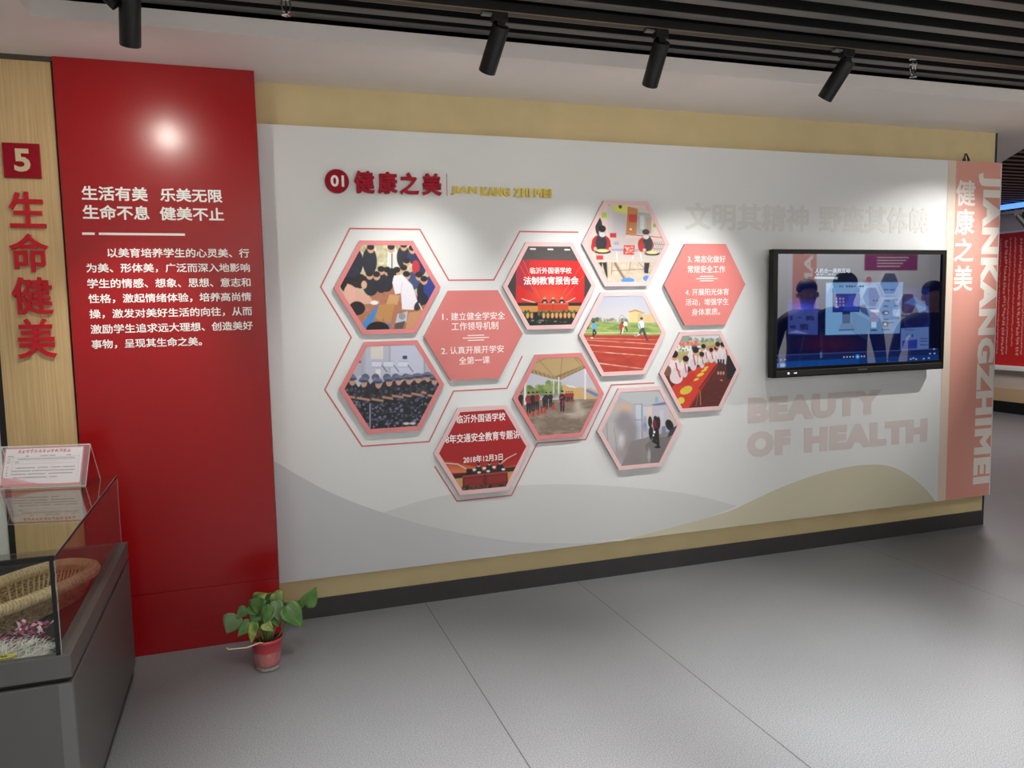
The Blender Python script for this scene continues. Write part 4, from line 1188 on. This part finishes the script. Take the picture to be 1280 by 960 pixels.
box(bm, GX - 0.001 + ox, GX + 0.0006 + ox, GY0 + oy, GY1 + oy, GZ1 + gt - 0.001, GZ1 + gt + 0.0005)
box(bm, GX - 0.001 + ox, GX + 0.0006 + ox, GY1 - 0.003 + oy, GY1 + 0.0006 + oy, GZ0, GZ1)
obj('polished_edge', bm, mat('pale_glass_edge', (150, 158, 155), 0.25), t)

# ------------------------------------------------------------------ things in the case
M_wicker = None


def wicker(name, rgb, dark):
    m = bpy.data.materials.new(name)
    m.use_nodes = True
    nt = m.node_tree
    b = nt.nodes['Principled BSDF']
    b.inputs['Roughness'].default_value = 0.7
    tc = nt.nodes.new('ShaderNodeTexCoord')
    n = nt.nodes.new('ShaderNodeTexNoise')
    n.inputs['Scale'].default_value = 60
    r = nt.nodes.new('ShaderNodeValToRGB')
    r.color_ramp.elements[0].color = (*lin(dark), 1); r.color_ramp.elements[1].color = (*lin(rgb), 1)
    r.color_ramp.elements[0].position = 0.35; r.color_ramp.elements[1].position = 0.6
    nt.links.new(tc.outputs['Object'], n.inputs['Vector']); nt.links.new(n.outputs['Fac'], r.inputs['Fac']); nt.links.new(r.outputs['Color'], b.inputs['Base Color'])
    return m


M_cane = wicker('pale_cane', (224, 204, 164), (204, 178, 134))
M_cane2 = wicker('brown_cane', (204, 174, 130), (164, 130, 90))

bk = thing('woven_basket', 'shallow oval woven basket leaning inside the display case', 'basket', (-0.748, -1.002, 0.628))
# the basket is built level and then tipped towards the front
BA, BB, BD = 0.288, 0.116, 0.076


def oval(a, ra, rb, k=2.6):
    c, s = math.cos(a), math.sin(a)
    return (ra * math.copysign(abs(c) ** (2 / k), c), rb * math.copysign(abs(s) ** (2 / k), s))


TIP = Matrix.Rotation(math.radians(61), 4, 'Z') @ Matrix.Rotation(math.radians(2.5), 4, 'X') @ Matrix.Rotation(math.radians(2), 4, 'Y')


def tipped(bm):
    bmesh.ops.transform(bm, matrix=TIP, verts=bm.verts[:])
    return bm


bm = bmesh.new()
ring = [(*oval(2 * math.pi * k / 64, BA, BB), 0.0) for k in range(65)]
tube(bm, ring, 0.021, 12, cap=False)
obj('rim', tipped(bm), M_cane, bk, smooth=True)
bm = bmesh.new()                      # wrapped rim binding
for k in range(0, 128):
    a = 2 * math.pi * k / 128
    x, y = oval(a, BA, BB)
    x2, y2 = oval(a + 0.02, BA, BB)
    d = Vector((x2 - x, y2 - y, 0)).normalized()
    nrm = Vector((d.y, -d.x, 0))
    pts = [Vector((x, y, 0)) + nrm * math.cos(b) * 0.0214 + Vector((0, 0, 1)) * math.sin(b) * 0.0214 + d * 0.004 * math.sin(b) for b in [2 * math.pi * i / 8 for i in range(9)]]
    tube(bm, pts, 0.0013, 4, cap=False)
obj('binding', tipped(bm), wicker('cane_binding', (206, 178, 130), (180, 148, 104)), bk)
bm = bmesh.new()                      # woven wall: staggered short stakes over horizontal strands
rows = 9
for j in range(rows):
    f = j / (rows - 1)
    ra, rb, z = BA * (1 - 0.16 * f) - 0.004, BB * (1 - 0.22 * f) - 0.004, -0.010 - BD * f
    pts = []
    for k in range(129):
        a = 2 * math.pi * k / 128
        x, y = oval(a, ra, rb)
        o_ = 0.0028 * (1 if (k + j) % 2 else -1)
        pts.append((x * (1 + o_ / ra), y * (1 + o_ / rb), z))
    tube(bm, pts, 0.0048, 6, cap=False)
obj('woven_wall', tipped(bm), M_cane2, bk)
bm = bmesh.new()
for k in range(64):
    a = 2 * math.pi * k / 64
    x, y = oval(a, BA - 0.010, BB - 0.010)
    x2, y2 = oval(a, BA * 0.84 - 0.008, BB * 0.78 - 0.008)
    tube(bm, [(x, y, -0.006), ((x + x2) / 2, (y + y2) / 2, -0.006 - BD / 2), (x2, y2, -0.006 - BD)], 0.0036, 6)
obj('stakes', tipped(bm), M_cane, bk)
bm = bmesh.new()
prism(bm, [oval(2 * math.pi * k / 64, BA * .84, BB * .78) for k in range(64)], -0.010 - BD, -0.004 - BD, 'XY')
obj('base', tipped(bm), M_cane, bk)

# white feather plume: too many barbs to count
rnd = random.Random(3)
fp = thing('feather_plume', 'fluffy white feather plume lying at the front of the case', 'feather', (-0.72, -1.42, 0.531))
bm = bmesh.new()
for k in range(46):
    a0 = rnd.uniform(-0.17, 0.11); b0 = rnd.uniform(-0.085, 0.075)
    tube(bm, [(a0 * 0.4, b0 * 0.5, 0.006), (a0, b0, 0.016)], 0.0014, 5)
obj('quills', bm, mat('cream_quill', (236, 232, 214), 0.5), fp)
bm = bmesh.new()
for k in range(2600):
    a0 = rnd.uniform(-0.185, 0.125)
    b0 = rnd.uniform(-0.10, 0.040) * (1 - 0.5 * abs(a0 / 0.19) ** 3)
    th = rnd.gauss(0.4, 0.9)
    L = rnd.uniform(0.02, 0.045)
    h = max(0.0, 0.062 * (1 - (a0 / 0.19) ** 2) * (1 - (b0 / 0.11) ** 2))
    z0 = rnd.uniform(0.001, 0.004 + h)
    p0 = Vector((a0, b0, z0)); d = Vector((math.cos(th), math.sin(th), 0))
    s = Vector((-d.y, d.x, 0)) * 0.0011
    p1 = p0 + d * L * 0.5 + Vector((0, 0, 0.007)); p2 = p0 + d * L + Vector((0, 0, rnd.uniform(-0.002, 0.010)))
    p1.z = max(p1.z, 0.001); p2.z = max(p2.z, 0.001)
    qs = (p0 - s, p0 + s, p1 + s, p1 - s, p2)
    for q in qs:
        q.x = min(q.x, 0.160); q.y = max(q.y, -0.098)
    v = [bm.verts.new(q) for q in qs]
    bm.faces.new((v[0], v[1], v[2], v[3])); bm.faces.new((v[3], v[2], v[4]))
tag(obj('down', bm, mat('white_down', (240, 238, 230), 0.8), fp), kind='stuff')
# pink cellophane ribbons beside it
pk = thing('pink_tinsel', 'crumpled pink cellophane ribbon behind the white feathers', 'ribbon', (-0.69, -1.262, 0.531))
for nm, m, cnt in (('magenta_ribbon', mat('magenta_film', (170, 78, 110), 0.35), 60), ('pale_ribbon', mat('pale_pink_film', (226, 188, 204), 0.2), 40)):
    bm = bmesh.new()
    for k in range(cnt):
        c = Vector((rnd.uniform(-0.035, 0.045), rnd.uniform(-0.025, 0.02), rnd.uniform(0.004, 0.055)))
        prev = None
        th = rnd.uniform(0, 6.28)
        for i in range(5):
            q = c + Vector((math.cos(th) * 0.012 * i, math.sin(th) * 0.010 * i, 0.008 * math.sin(i * 1.4 + k)))
            q.z = max(q.z, 0.001)
            wv = Vector((math.sin(th) * 0.005, -math.cos(th) * 0.005, 0.004 * math.cos(i * 2.0 + k)))
            a = bm.verts.new(q - wv); b = bm.verts.new(q + wv)
            if a.co.z < 0.0005: a.co.z = 0.0005
            if b.co.z < 0.0005: b.co.z = 0.0005
            if prev: bm.faces.new((prev[0], prev[1], b, a))
            prev = (a, b)
    obj(nm, bm, m, pk)
yt_ = thing('yellow_tag', 'small yellow printed tag in the front corner of the feathers', 'tag', (-0.69, -1.494, 0.531))
bm = bmesh.new()
prism(bm, [(-0.05, -0.012), (0.02, -0.014), (0.036, 0.0), (0.02, 0.016), (-0.05, 0.018)], 0.052, 0.0545, 'XY')
obj('card', bm, mat('yellow_card', (206, 196, 60), 0.5), yt_)
bm = bmesh.new()
box(bm, -0.04, -0.02, -0.008, 0.012, 0.0545, 0.0555)
box(bm, -0.005, 0.012, -0.004, 0.004, 0.0545, 0.0555)
obj('dark_print', bm, mat('dark_print_ink', (60, 64, 30), 0.5), yt_)
# pale straw figures behind the basket
for i, (x, y, s, lb) in enumerate(((-0.965, -0.93, 0.85, 'pale straw bundle behind the woven basket, near the glass corner'), (-1.02, -0.82, 0.95, 'pale straw bundle behind the woven basket, deeper in the case'))):
    sb = thing('straw_bundle', lb, 'straw bundle', (x, y, 0.531), 0.4 * i, 'straw bundles in the case')
    bm = bmesh.new()
    for k in range(40):
        a = rnd.uniform(0, 6.28); r0 = rnd.uniform(0, 0.015) * s
        tube(bm, [(r0 * math.cos(a), r0 * math.sin(a), 0), (r0 * .6 * math.cos(a), r0 * .6 * math.sin(a), 0.07 * s), (r0 * 2.2 * math.cos(a), r0 * 2.2 * math.sin(a), (0.13 + rnd.uniform(0, 0.03)) * s)], 0.0022, 5)
    obj('stalks', bm, mat('straw', (206, 188, 130), 0.7), sb)
    bm = bmesh.new()
    lathe(bm, [(0.010 * s, 0.062 * s), (0.016 * s, 0.066 * s), (0.016 * s, 0.076 * s), (0.010 * s, 0.080 * s)], (0, 0, 0), 16)
    obj('tie', bm, M_cane2, sb)

# ------------------------------------------------------------------ tent sign on the case
ang = math.atan2(-0.077, 0.311)
sg = thing('tent_sign_holder', 'clear acrylic tent holder with a printed notice on the glass case', 'sign holder', (-0.617, -0.563, GZ1 + gt), ang)
# local x runs from the right foot (0) to the left (-W), local y goes to the back
W, D, HT = 0.338, 0.135, 0.160
tk = 0.004
def slab(bm, x0, x1, ya, za, yb, zb, th):
    d = Vector((0, yb - ya, zb - za)).normalized(); n = Vector((0, -d.z, d.y)) * th
    P = [Vector((0, ya, za)), Vector((0, yb, zb)), Vector((0, yb, zb)) + n, Vector((0, ya, za)) + n]
    A = [bm.verts.new((x0, q.y, q.z)) for q in P]; B = [bm.verts.new((x1, q.y, q.z)) for q in P]
    bm.faces.new(A); bm.faces.new(B[::-1])
    for i in range(4): bm.faces.new((A[i], B[i], B[(i + 1) % 4], A[(i + 1) % 4]))
bm = bmesh.new(); slab(bm, -W, 0, 0.004, 0.001, D / 2, HT - 0.003, 0.003)
obj('front_pane', bm, M_acrylic, sg)
bm = bmesh.new(); slab(bm, -W, 0, D, 0.0, D / 2 + 0.003, HT - 0.004, -0.003)
obj('rear_pane', bm, M_acrylic, sg)
obj('foot_pane', BOX(-W, 0, 0.006, D - 0.002, 0.0005, 0.003), M_acrylic, sg)
bm = bmesh.new()
tube(bm, [(-W, D / 2, HT - 0.003), (0, D / 2, HT - 0.003)], 0.0022, 6)
tube(bm, [(-W, 0.001, 0.0025), (0, 0.001, 0.0025)], 0.002, 6)
tube(bm, [(0, 0.001, 0.0025), (0, D / 2, HT - 0.003), (0, D, 0.0025)], 0.0013, 6)
tube(bm, [(-W, 0.001, 0.0025), (-W, D / 2, HT - 0.003), (-W, D, 0.0025)], 0.0013, 6)
obj('polished_edges', bm, mat('frosted_edge', (226, 224, 214), 0.3), sg)
p = Pic(0, 550, 0, 255, 230, 110, (236, 226, 230))
p.rect(0, 0, 550, 7, (190, 60, 76)); p.rect(541, 0, 550, 255, (190, 60, 76)); p.rect(0, 0, 8, 255, (190, 60, 76)); p.poly([(0, 190), (60, 205), (150, 230), (260, 236), (400, 240), (550, 238), (550, 255), (0, 255)], (196, 84, 96)); p.poly([(0, 200), (90, 196), (200, 225), (260, 232), (0, 240)], (214, 130, 140), .8)
for k in range(13): p.speck(92 + 28.5 * k, 16, 112 + 28.5 * k, 36, 26, 2.4, [(190, 30, 44)], 1.0)
rg = np.random.default_rng(9)
def line_of_glyphs(x0, x1, y, h):
    x = x0
    while x < x1:
        wv = rg.uniform(2.5, 5)
        p.rect(x, y - h / 2, x + wv, y + h / 2 * rg.uniform(.3, 1), (70, 62, 70), .85); x += wv + rg.uniform(.8, 2.4)
for y, x0, x1 in ((57, 150, 168), (57, 250, 300), (57, 310, 350), (57, 430, 460), (77, 95, 490), (97, 82, 105), (134, 90, 220), (134, 240, 310), (134, 330, 400), (134, 410, 500), (154, 66, 190), (154, 205, 500), (174, 66, 160), (174, 175, 300), (174, 320, 480), (196, 80, 110), (196, 118, 310), (196, 330, 380)): line_of_glyphs(x0, x1, y, 8)
for y in (57, 77, 97): line_of_glyphs(24, 62 if y == 57 else 46, y, 7)
for y in (128, 146, 164, 182, 200): line_of_glyphs(26, 34, y, 7)
for a, b in (((8, 66), (520, 66)), ((8, 88), (520, 88)), ((62, 48), (62, 190)), ((80, 106), (520, 106)), ((520, 48), (520, 210))): p.line(a, b, 1.6, (150, 140, 146))
d = Vector((0, D / 2 - 0.004, HT - 0.004)).normalized(); nb = Vector((0, -d.z, d.y))
def place_sheet(X, Y):
    u = -W + 0.014 + (W - 0.036) * X / 550; v = (HT - 0.014) / d.z * (1 - Y / 255) + 0.006
    b0 = Vector((0, 0.004, 0.001)) - nb * 0.0015
    return np.stack([u, b0.y + d.y * v, b0.z + d.z * v], -1)
sheet('printed_notice', p, place_sheet, M_print, sg)

# ------------------------------------------------------------------ potted pothos
M_liner = mat('clear_plastic', (206, 206, 198), 0.25)
M_liner.node_tree.nodes['Principled BSDF'].inputs['Alpha'].default_value = 0.13
pp = thing('potted_pothos', 'small green pothos in a red plastic pot on the floor', 'potted plant', (0.030, -0.515, 0))
bm = bmesh.new()
lathe(bm, [(0, 0.022), (0.048, 0.022), (0.0525, 0.030), (0.063, 0.122), (0.066, 0.126), (0.069, 0.127), (0.070, 0.142), (0.067, 0.143), (0.065, 0.131), (0.060, 0.122), (0.052, 0.040), (0, 0.036)], (0, 0, 0), 48)
obj('pot', bm, mat('red_plastic_pot', (178, 60, 66), 0.35), pp, smooth=True)
bm = bmesh.new()
lathe(bm, [(0, 0.0), (0.047, 0.0), (0.051, 0.004), (0.060, 0.085), (0.0585, 0.085), (0.0495, 0.006), (0, 0.004)], (0, 0, 0), 40)
obj('clear_liner', bm, M_liner, pp, smooth=True)
bm = bmesh.new()
lathe(bm, [(0, 0.004), (0.0485, 0.005), (0.0495, 0.016), (0, 0.018)], (0, 0, 0), 32)
obj('gravel', bm, mat('wet_gravel', (160, 152, 138), 0.4, noise=0.4, nscale=220), pp)
bm = bmesh.new()
lathe(bm, [(0, 0.126), (0.03, 0.127), (0.060, 0.122), (0.060, 0.112), (0, 0.112)], (0, 0, 0), 28)
obj('soil', bm, mat('dark_soil', (44, 34, 28), 0.9, noise=0.5, nscale=120, bump=0.6), pp)


def leaf_mat(name, rgb, tip):
    m = bpy.data.materials.new(name)
    m.use_nodes = True
    nt = m.node_tree
    b = nt.nodes['Principled BSDF']
    b.inputs['Roughness'].default_value = 0.38
    tc = nt.nodes.new('ShaderNodeTexCoord')
    n = nt.nodes.new('ShaderNodeTexNoise')
    n.inputs['Scale'].default_value = 26
    n.inputs['Detail'].default_value = 5
    r = nt.nodes.new('ShaderNodeValToRGB')
    r.color_ramp.elements[0].position = 0.42; r.color_ramp.elements[1].position = 0.72
    r.color_ramp.elements[0].color = (*lin(rgb), 1); r.color_ramp.elements[1].color = (*lin(tip), 1)
    nt.links.new(tc.outputs['Object'], n.inputs['Vector']); nt.links.new(n.outputs['Fac'], r.inputs['Fac']); nt.links.new(r.outputs['Color'], b.inputs['Base Color'])
    return m


LEAFM = [leaf_mat('pothos_leaf', (58, 98, 40), (86, 124, 54)), leaf_mat('pothos_leaf_variegated', (74, 112, 48), (170, 172, 84)), leaf_mat('pothos_leaf_underside', (104, 130, 92), (124, 146, 106))]
M_stem = mat('pale_stem', (136, 150, 84), 0.5)


def leaf(base, tip, width, facing, mi, curl=0.25):
    """a heart-shaped blade from BASE to TIP whose upper side looks towards FACING"""
    base, tip = Vector(base), Vector(tip)
    ax = tip - base; L = ax.length; ax.normalize()
    nrm = Vector(facing); nrm = (nrm - ax * nrm.dot(ax)).normalized()
    sd = ax.cross(nrm)
    bm = bmesh.new()
    rows = []
    prof = [(-0.06, 0.20), (0.0, 0.62), (0.10, 0.90), (0.22, 1.0), (0.36, 0.95), (0.50, 0.82), (0.64, 0.62), (0.78, 0.40), (0.90, 0.18), (1.0, 0.02)]
    for s, wv in prof:
        row = []
        for q in (-1, -0.66, -0.33, 0, 0.33, 0.66, 1):
            lobe = 0.055 * L * (1 - abs(q)) if s <= 0.0 else 0.0
            c = base + ax * (s * L + lobe) + sd * (q * wv * width / 2) + nrm * (-(s ** 2) * curl * L * 0.5 + 0.16 * width * abs(q) * wv + 0.02 * width * math.sin(5 * s + 3 * q))
            row.append(bm.verts.new(c))
        rows.append(row)
    for a, b in zip(rows, rows[1:]):
        for i in range(6):
            bm.faces.new((a[i], a[i + 1], b[i + 1], b[i]))
    o = obj('leaf', bm, LEAFM[mi], pp, smooth=True)
    md = o.modifiers.new('thickness', 'SOLIDIFY'); md.thickness = 0.0012
    bm = bmesh.new()
    root = Vector((base.x * 0.22, base.y * 0.3, 0.126))
    midp = (root + base) / 2 + Vector((base.x * 0.06, 0, 0.022))
    q = [root, (root * 0.6 + midp * 0.4) + Vector((0, 0, 0.004)), midp, (midp + base) / 2 + Vector((0, 0, 0.006)), base + ax * 0.01]
    tube(bm, q, [0.0026, 0.0024, 0.0022, 0.0018, 0.0013], 6)
    obj('stem', bm, M_stem, pp, smooth=True)


# (base), (tip), width, facing, kind
for a in (
    ((-0.118, -0.02, 0.262), (-0.160, -0.03, 0.190), 0.088, (-0.2, -1, 0.2), 2),
    ((-0.060, -0.03, 0.300), (-0.020, -0.05, 0.262), 0.070, (0.0, -0.7, 0.7), 0),
    ((-0.040, -0.01, 0.312), (0.010, 0.00, 0.334), 0.060, (0.1, -1, 0.3), 1),
    ((-0.025, -0.04, 0.330), (-0.035, -0.06, 0.270), 0.075, (-0.3, -1, 0.1), 0),
    ((0.040, 0.00, 0.330), (0.078, -0.02, 0.278), 0.066, (0.3, -1, 0.4), 1),
    ((0.020, -0.05, 0.298), (0.000, -0.07, 0.216), 0.064, (0.2, -1, 0.15), 2),
    ((0.045, -0.04, 0.308), (0.052, -0.06, 0.222), 0.062, (-0.2, -1, 0.2), 2),
    ((0.084, -0.05, 0.286), (0.150, -0.09, 0.198), 0.098, (0.25, -1, 0.35), 0),
    ((0.166, -0.05, 0.276), (0.216, -0.06, 0.352), 0.078, (0.1, -1, 0.0), 0),
    ((-0.060, -0.05, 0.236), (-0.115, -0.08, 0.192), 0.058, (-0.2, -1, 0.5), 0),
    ((-0.045, -0.07, 0.240), (-0.066, -0.10, 0.160), 0.044, (-0.4, -1, 0.2), 1),
    ((0.012, -0.06, 0.300), (0.006, -0.07, 0.226), 0.056, (0.4, -1, 0.0), 0),
    ((-0.010, -0.06, 0.224), (0.030, -0.09, 0.198), 0.050, (0.0, -0.8, 0.6), 1),
    ((-0.075, -0.02, 0.288), (-0.118, -0.04, 0.256), 0.052, (-0.1, -1, 0.6), 0),
    ((-0.030, -0.03, 0.262), (-0.060, -0.05, 0.230), 0.060, (0.1, -1, 0.7), 0),
    ((0.060, -0.02, 0.250), (0.084, -0.05, 0.205), 0.052, (0.3, -1, 0.3), 1),
    ((0.000, 0.02, 0.290), (0.040, 0.02, 0.325), 0.060, (0.0, -1, 0.3), 0),
    ((0.030, -0.02, 0.255), (0.050, -0.05, 0.196), 0.056, (0.1, -1, 0.3), 0),
    ((-0.015, -0.01, 0.250), (-0.030, -0.03, 0.186), 0.052, (-0.1, -1, 0.3), 0),
):
    leaf(*a)
# a bare cut runner hanging over the rim
bm = bmesh.new()
tube(bm, [(0.0, -0.045, 0.128), (-0.03, -0.078, 0.150), (-0.08, -0.085, 0.140), (-0.155, -0.07, 0.138), (-0.160, -0.07, 0.146)], [0.003, 0.003, 0.0028, 0.0026, 0.004], 7)
obj('bare_runner', bm, mat('dry_stem', (206, 190, 160), 0.5), pp, smooth=True)

# ------------------------------------------------------------------ beyond the end of the wall
bn = thing('text_banner', 'tall red text banner on the far wall beyond the board end', 'banner', (9.745, 3.2, 0.645))
p = Pic(0, 3.2, 0, 1.765, 400, 220, (206, 40, 40))
for k in range(44):
    x = 0.05 + k * 0.071
    big = k % 3 == 1
    wd, h = (0.044, 0.036) if big else (0.022, 0.018)
    y = 0.06 + (0.02 if big else 0.0)
    while y < 1.60 - 0.1 * (k % 4 == 2):
        for _ in range(4 if big else 2):
            xx, yy = x + rg.uniform(0, wd * .7), y + rg.uniform(0, h * .8)
            p.rect(xx, yy, xx + wd * .4, yy + 0.006, (238, 196, 188), .8)
            p.rect(xx, yy, xx + 0.006, yy + h * .4, (238, 196, 188), .8)
        y += h * 1.2
obj('backing', BOX(-0.02, 0.0, -1.22, 2.05, -0.022, 1.79), mat('white_backing', (232, 228, 224), 0.5), bn)
sheet('red_sheet', p, lambda X, Y: np.stack([np.full_like(X, -0.021), 2.0 - X, 1.765 - Y], -1), M_print, bn)
lb = thing('linear_lamp', 'blue glowing linear lamp hanging under the slats beyond the board end', 'lamp', (9.0, 3.3, 2.66))
obj('diffuser', BOX(-0.03, 0.03, -1.3, 1.3, -0.02, 0.035), mat('blue_glow', (120, 165, 250), 0.4, emit=(92, 146, 255), estr=1.3), lb)
obj('housing', BOX(-0.035, 0.035, -1.3, 1.3, 0.035, 0.045), M_black, lb)
sp = thing('track_rail', 'short black track under the far slats beyond the board end', 'track', (8.6, 3.0, 2.545))
obj('rail', BOX(-0.02, 0.02, -1.0, 1.0, -0.015, 0.015), M_black, sp)
for hy in (-0.9, 0.9):
    obj('hanger', BOX(-0.004, 0.004, hy - 0.004, hy + 0.004, 0.015, 0.16), M_black, sp)
fs = thing('track_spotlight', 'far black spotlight tilted down beyond the board end', 'spotlight', (8.6, 2.92, 2.53), 0, 'far track spotlights')
bm = bmesh.new()
lathe(bm, [(0, 0), (0.04, 0), (0.04, 0.2), (0.036, 0.2), (0.034, 0.18), (0, 0.18)], (0, 0, -0.03), 24, (0.1, -0.6, -0.8))
obj('lamp_body', bm, M_black, fs)
obj('adapter', BOX(-0.02, 0.02, -0.05, 0.05, -0.03, 0.0), M_black, fs)

# ------------------------------------------------------------------ the opposite wall, mirrored in the screen
YW = -5.0
ob = thing('display_board', 'white display board on the opposite wall mirrored in the screen', 'display board', (7.8, YW, 0))
obj('board', BOX(-1.9, 1.9, 0.001, 0.03, 0.35, 2.42), M_board, ob)
obj('salmon_strip', BOX(-0.93, -0.55, 0.0305, 0.031, 0.36, 2.41), M_pinkstrip, ob)
bm = text_bm('JIANKANG', -0.88, -0.70, 0.8, 2.35, 0, bold=0.03, rot='cw')
for v in bm.verts: v.co = Vector((-v.co.x - 1.45, 0.0318 - v.co.y, v.co.z))
obj('strip_lettering', bm, M_paleink, ob)
bm = bmesh.new()
box(bm, 0.24, 1.16, 0.0305, 0.034, 1.96, 2.18, bevel=0.001)
obj('purple_heading', bm, mat('plum_panel', (150, 50, 110), 0.4), ob)
bm = bmesh.new()
for k in range(4): box(bm, 0.45, 1.0 - 0.05 * k, 0.0345, 0.0355, 2.13 - 0.04 * k, 2.142 - 0.04 * k)
obj('heading_lines', bm, M_paleink, ob)
for i, (x, z, r, c, lb_) in enumerate(((0.35, 1.60, 0.17, (150, 110, 120), 'hexagon plaque with reddish print on the opposite wall'), (0.66, 1.78, 0.19, (90, 104, 140), 'hexagon plaque with bluish print on the opposite wall'), (0.66, 1.42, 0.19, (150, 156, 176), 'hexagon plaque with pale print on the opposite wall'), (0.99, 1.50, 0.18, (120, 92, 92), 'hexagon plaque with brown print on the opposite wall'), (0.30, 1.83, 0.065, (226, 140, 150), 'small plain pink hexagon plaque on the opposite wall'))):
    hp = thing('hexagon_plaque', lb_, 'plaque', (7.8 + x, YW + 0.031, z), 0, 'hexagon plaques on the opposite wall')
    obj('border', prism(bmesh.new(), hexpts(r), 0.0, 0.018), M_whiteink, hp)
    obj('print', prism(bmesh.new(), hexpts(r * 0.86), 0.0182, 0.020), mat('hex_tone_%s' % 'abcde'[i], c, 0.5, noise=0.35, nscale=14), hp)
for i, (z0, z1, lb_) in enumerate(((1.62, 1.98, 'dark framed picture high on the opposite wall'), (1.30, 1.56, 'brown framed picture low on the opposite wall'))):
    fr = thing('framed_picture', lb_, 'picture', (6.42, YW + 0.031, z0))
    obj('frame', BOX(-0.18, 0.18, 0.0, 0.02, 0, z1 - z0), mat('dark_frame', (60, 50, 46), 0.5), fr)
    obj('picture', BOX(-0.16, 0.16, 0.020, 0.022, 0.02, z1 - z0 - 0.02), mat('picture_tone_%s' % 'ab'[i], ((96, 80, 72), (150, 84, 60))[i], 0.5, noise=0.5, nscale=9), fr)


# visitors standing behind the camera side, seen only mirrored in the screen
def person(x, y, h, rotz, label, coat, wide=1.0):
    t = thing('person', label, 'person', (x, y, 0), rotz)
    k = h / 1.75
    bm_v, edges, rad = [], [], []

    def v(p, r):
        bm_v.append((p[0] * k * (wide if abs(p[0]) > 0.05 else 1), p[1] * k, p[2] * k)); rad.append(r * k); return len(bm_v) - 1

    def chain(start, pts):
        last = start
        for p, r in pts:
            i = v(p, r); edges.append((last, i)); last = i
        return last
    pel = v((0, 0, 0.95), 0.135 * wide)
    chest = chain(pel, [((0, 0, 1.12), 0.125 * wide), ((0, 0.01, 1.30), 0.14 * wide), ((0, 0, 1.42), 0.11 * wide)])
    chain(chest, [((0, -0.005, 1.50), 0.055), ((0, -0.02, 1.56), 0.065), ((0, -0.03, 1.63), 0.092), ((0, -0.02, 1.69), 0.075)])
    for s in (-1, 1):
        chain(pel, [((s * 0.09, 0, 0.86), 0.095), ((s * 0.10, -0.01, 0.50), 0.062), ((s * 0.10, 0.02, 0.10), 0.042), ((s * 0.11, -0.07, 0.035), 0.036), ((s * 0.12, -0.15, 0.028), 0.028)])
        wr = chain(chest, [((s * 0.17, 0, 1.39), 0.065), ((s * 0.22, 0.02, 1.10), 0.045), ((s * 0.21, -0.06, 0.87), 0.032), ((s * 0.205, -0.085, 0.80), 0.026)])
        for f in range(4):
            fx = s * (0.19 + 0.0 * f)
            chain(wr, [((s * 0.20, -0.065 - 0.018 * f, 0.755), 0.010), ((s * 0.195, -0.07 - 0.018 * f, 0.715 + 0.005 * (f in (0, 3))), 0.009)])
        chain(wr, [((s * 0.185, -0.125, 0.775), 0.010)])
    me = bpy.data.meshes.new('body')
    me.from_pydata(bm_v, edges, [])
    o = bpy.data.objects.new('body', me)
    COL.objects.link(o)
    sk = o.modifiers.new('skin', 'SKIN')
    for i, r in enumerate(rad):
        me.skin_vertices[0].data[i].radius = (r, r)
    me.skin_vertices[0].data[0].use_root = True
    ss = o.modifiers.new('subsurf', 'SUBSURF'); ss.levels = 2; ss.render_levels = 2
    bpy.context.view_layer.update()
    ev = bpy.data.meshes.new_from_object(o.evaluated_get(bpy.context.evaluated_depsgraph_get()))
    bpy.data.objects.remove(o)
    for f in ev.polygons: f.use_smooth = True
    ev.materials.clear()
    for m in (mat('skin', (206, 160, 134), 0.5), coat, mat('dark_trousers', (30, 31, 38), 0.7), M_black):
        ev.materials.append(m)
    for f in ev.polygons:
        z = f.center.z / k
        f.material_index = 0 if (z > 1.50 or (z < 0.84 and abs(f.center.x) > 0.165 * k * wide and z > 0.6)) else 1 if z > 0.86 else 2 if z > 0.09 else 3
    b = bpy.data.objects.new('body', ev); COL.objects.link(b); b.parent = t
    bm = bmesh.new()
    bmesh.ops.create_uvsphere(bm, u_segments=24, v_segments=16, radius=1.0)
    for q in bm.verts:
        q.co = Vector((q.co.x * 0.088 * k, (q.co.y * 0.104 - 0.004) * k, (1.685 + q.co.z * 0.085) * k))
        if q.co.y < -0.06 * k and q.co.z < 1.70 * k: q.co.y = -0.05 * k
    obj('hair', bm, mat('black_hair', (20, 18, 18), 0.6), t, smooth=True)
    bm = bmesh.new()
    for s in (-1, 1):
        lathe(bm, [(0, -0.006), (0.022, -0.006), (0.026, 0), (0.022, 0.006), (0, 0.006)], (s * 0.092 * k, -0.02 * k, 1.625 * k), 12, (1, 0, 0))
    prism(bm, [(-0.012 * k, 1.60 * k), (0.012 * k, 1.60 * k), (0.006 * k, 1.64 * k), (-0.006 * k, 1.64 * k)], -0.135 * k, -0.10 * k)
    obj('ears_and_nose', bm, mat('skin', (206, 160, 134), 0.5), t)
    return t


person(4.72, -2.05, 1.73, math.radians(196), 'person in a dark jacket mirrored at the near side of the screen', mat('navy_jacket', (26, 28, 42), 0.7), 1.32)
person(4.40, -1.22, 1.75, math.radians(200), 'person in a dark coat mirrored in the middle of the screen', mat('black_coat', (22, 22, 28), 0.7), 1.35)
person(5.36, -1.30, 1.68, math.radians(200), 'person in a blue-black coat mirrored at the far side of the screen', mat('blue_black_coat', (26, 28, 42), 0.7), 1.45)
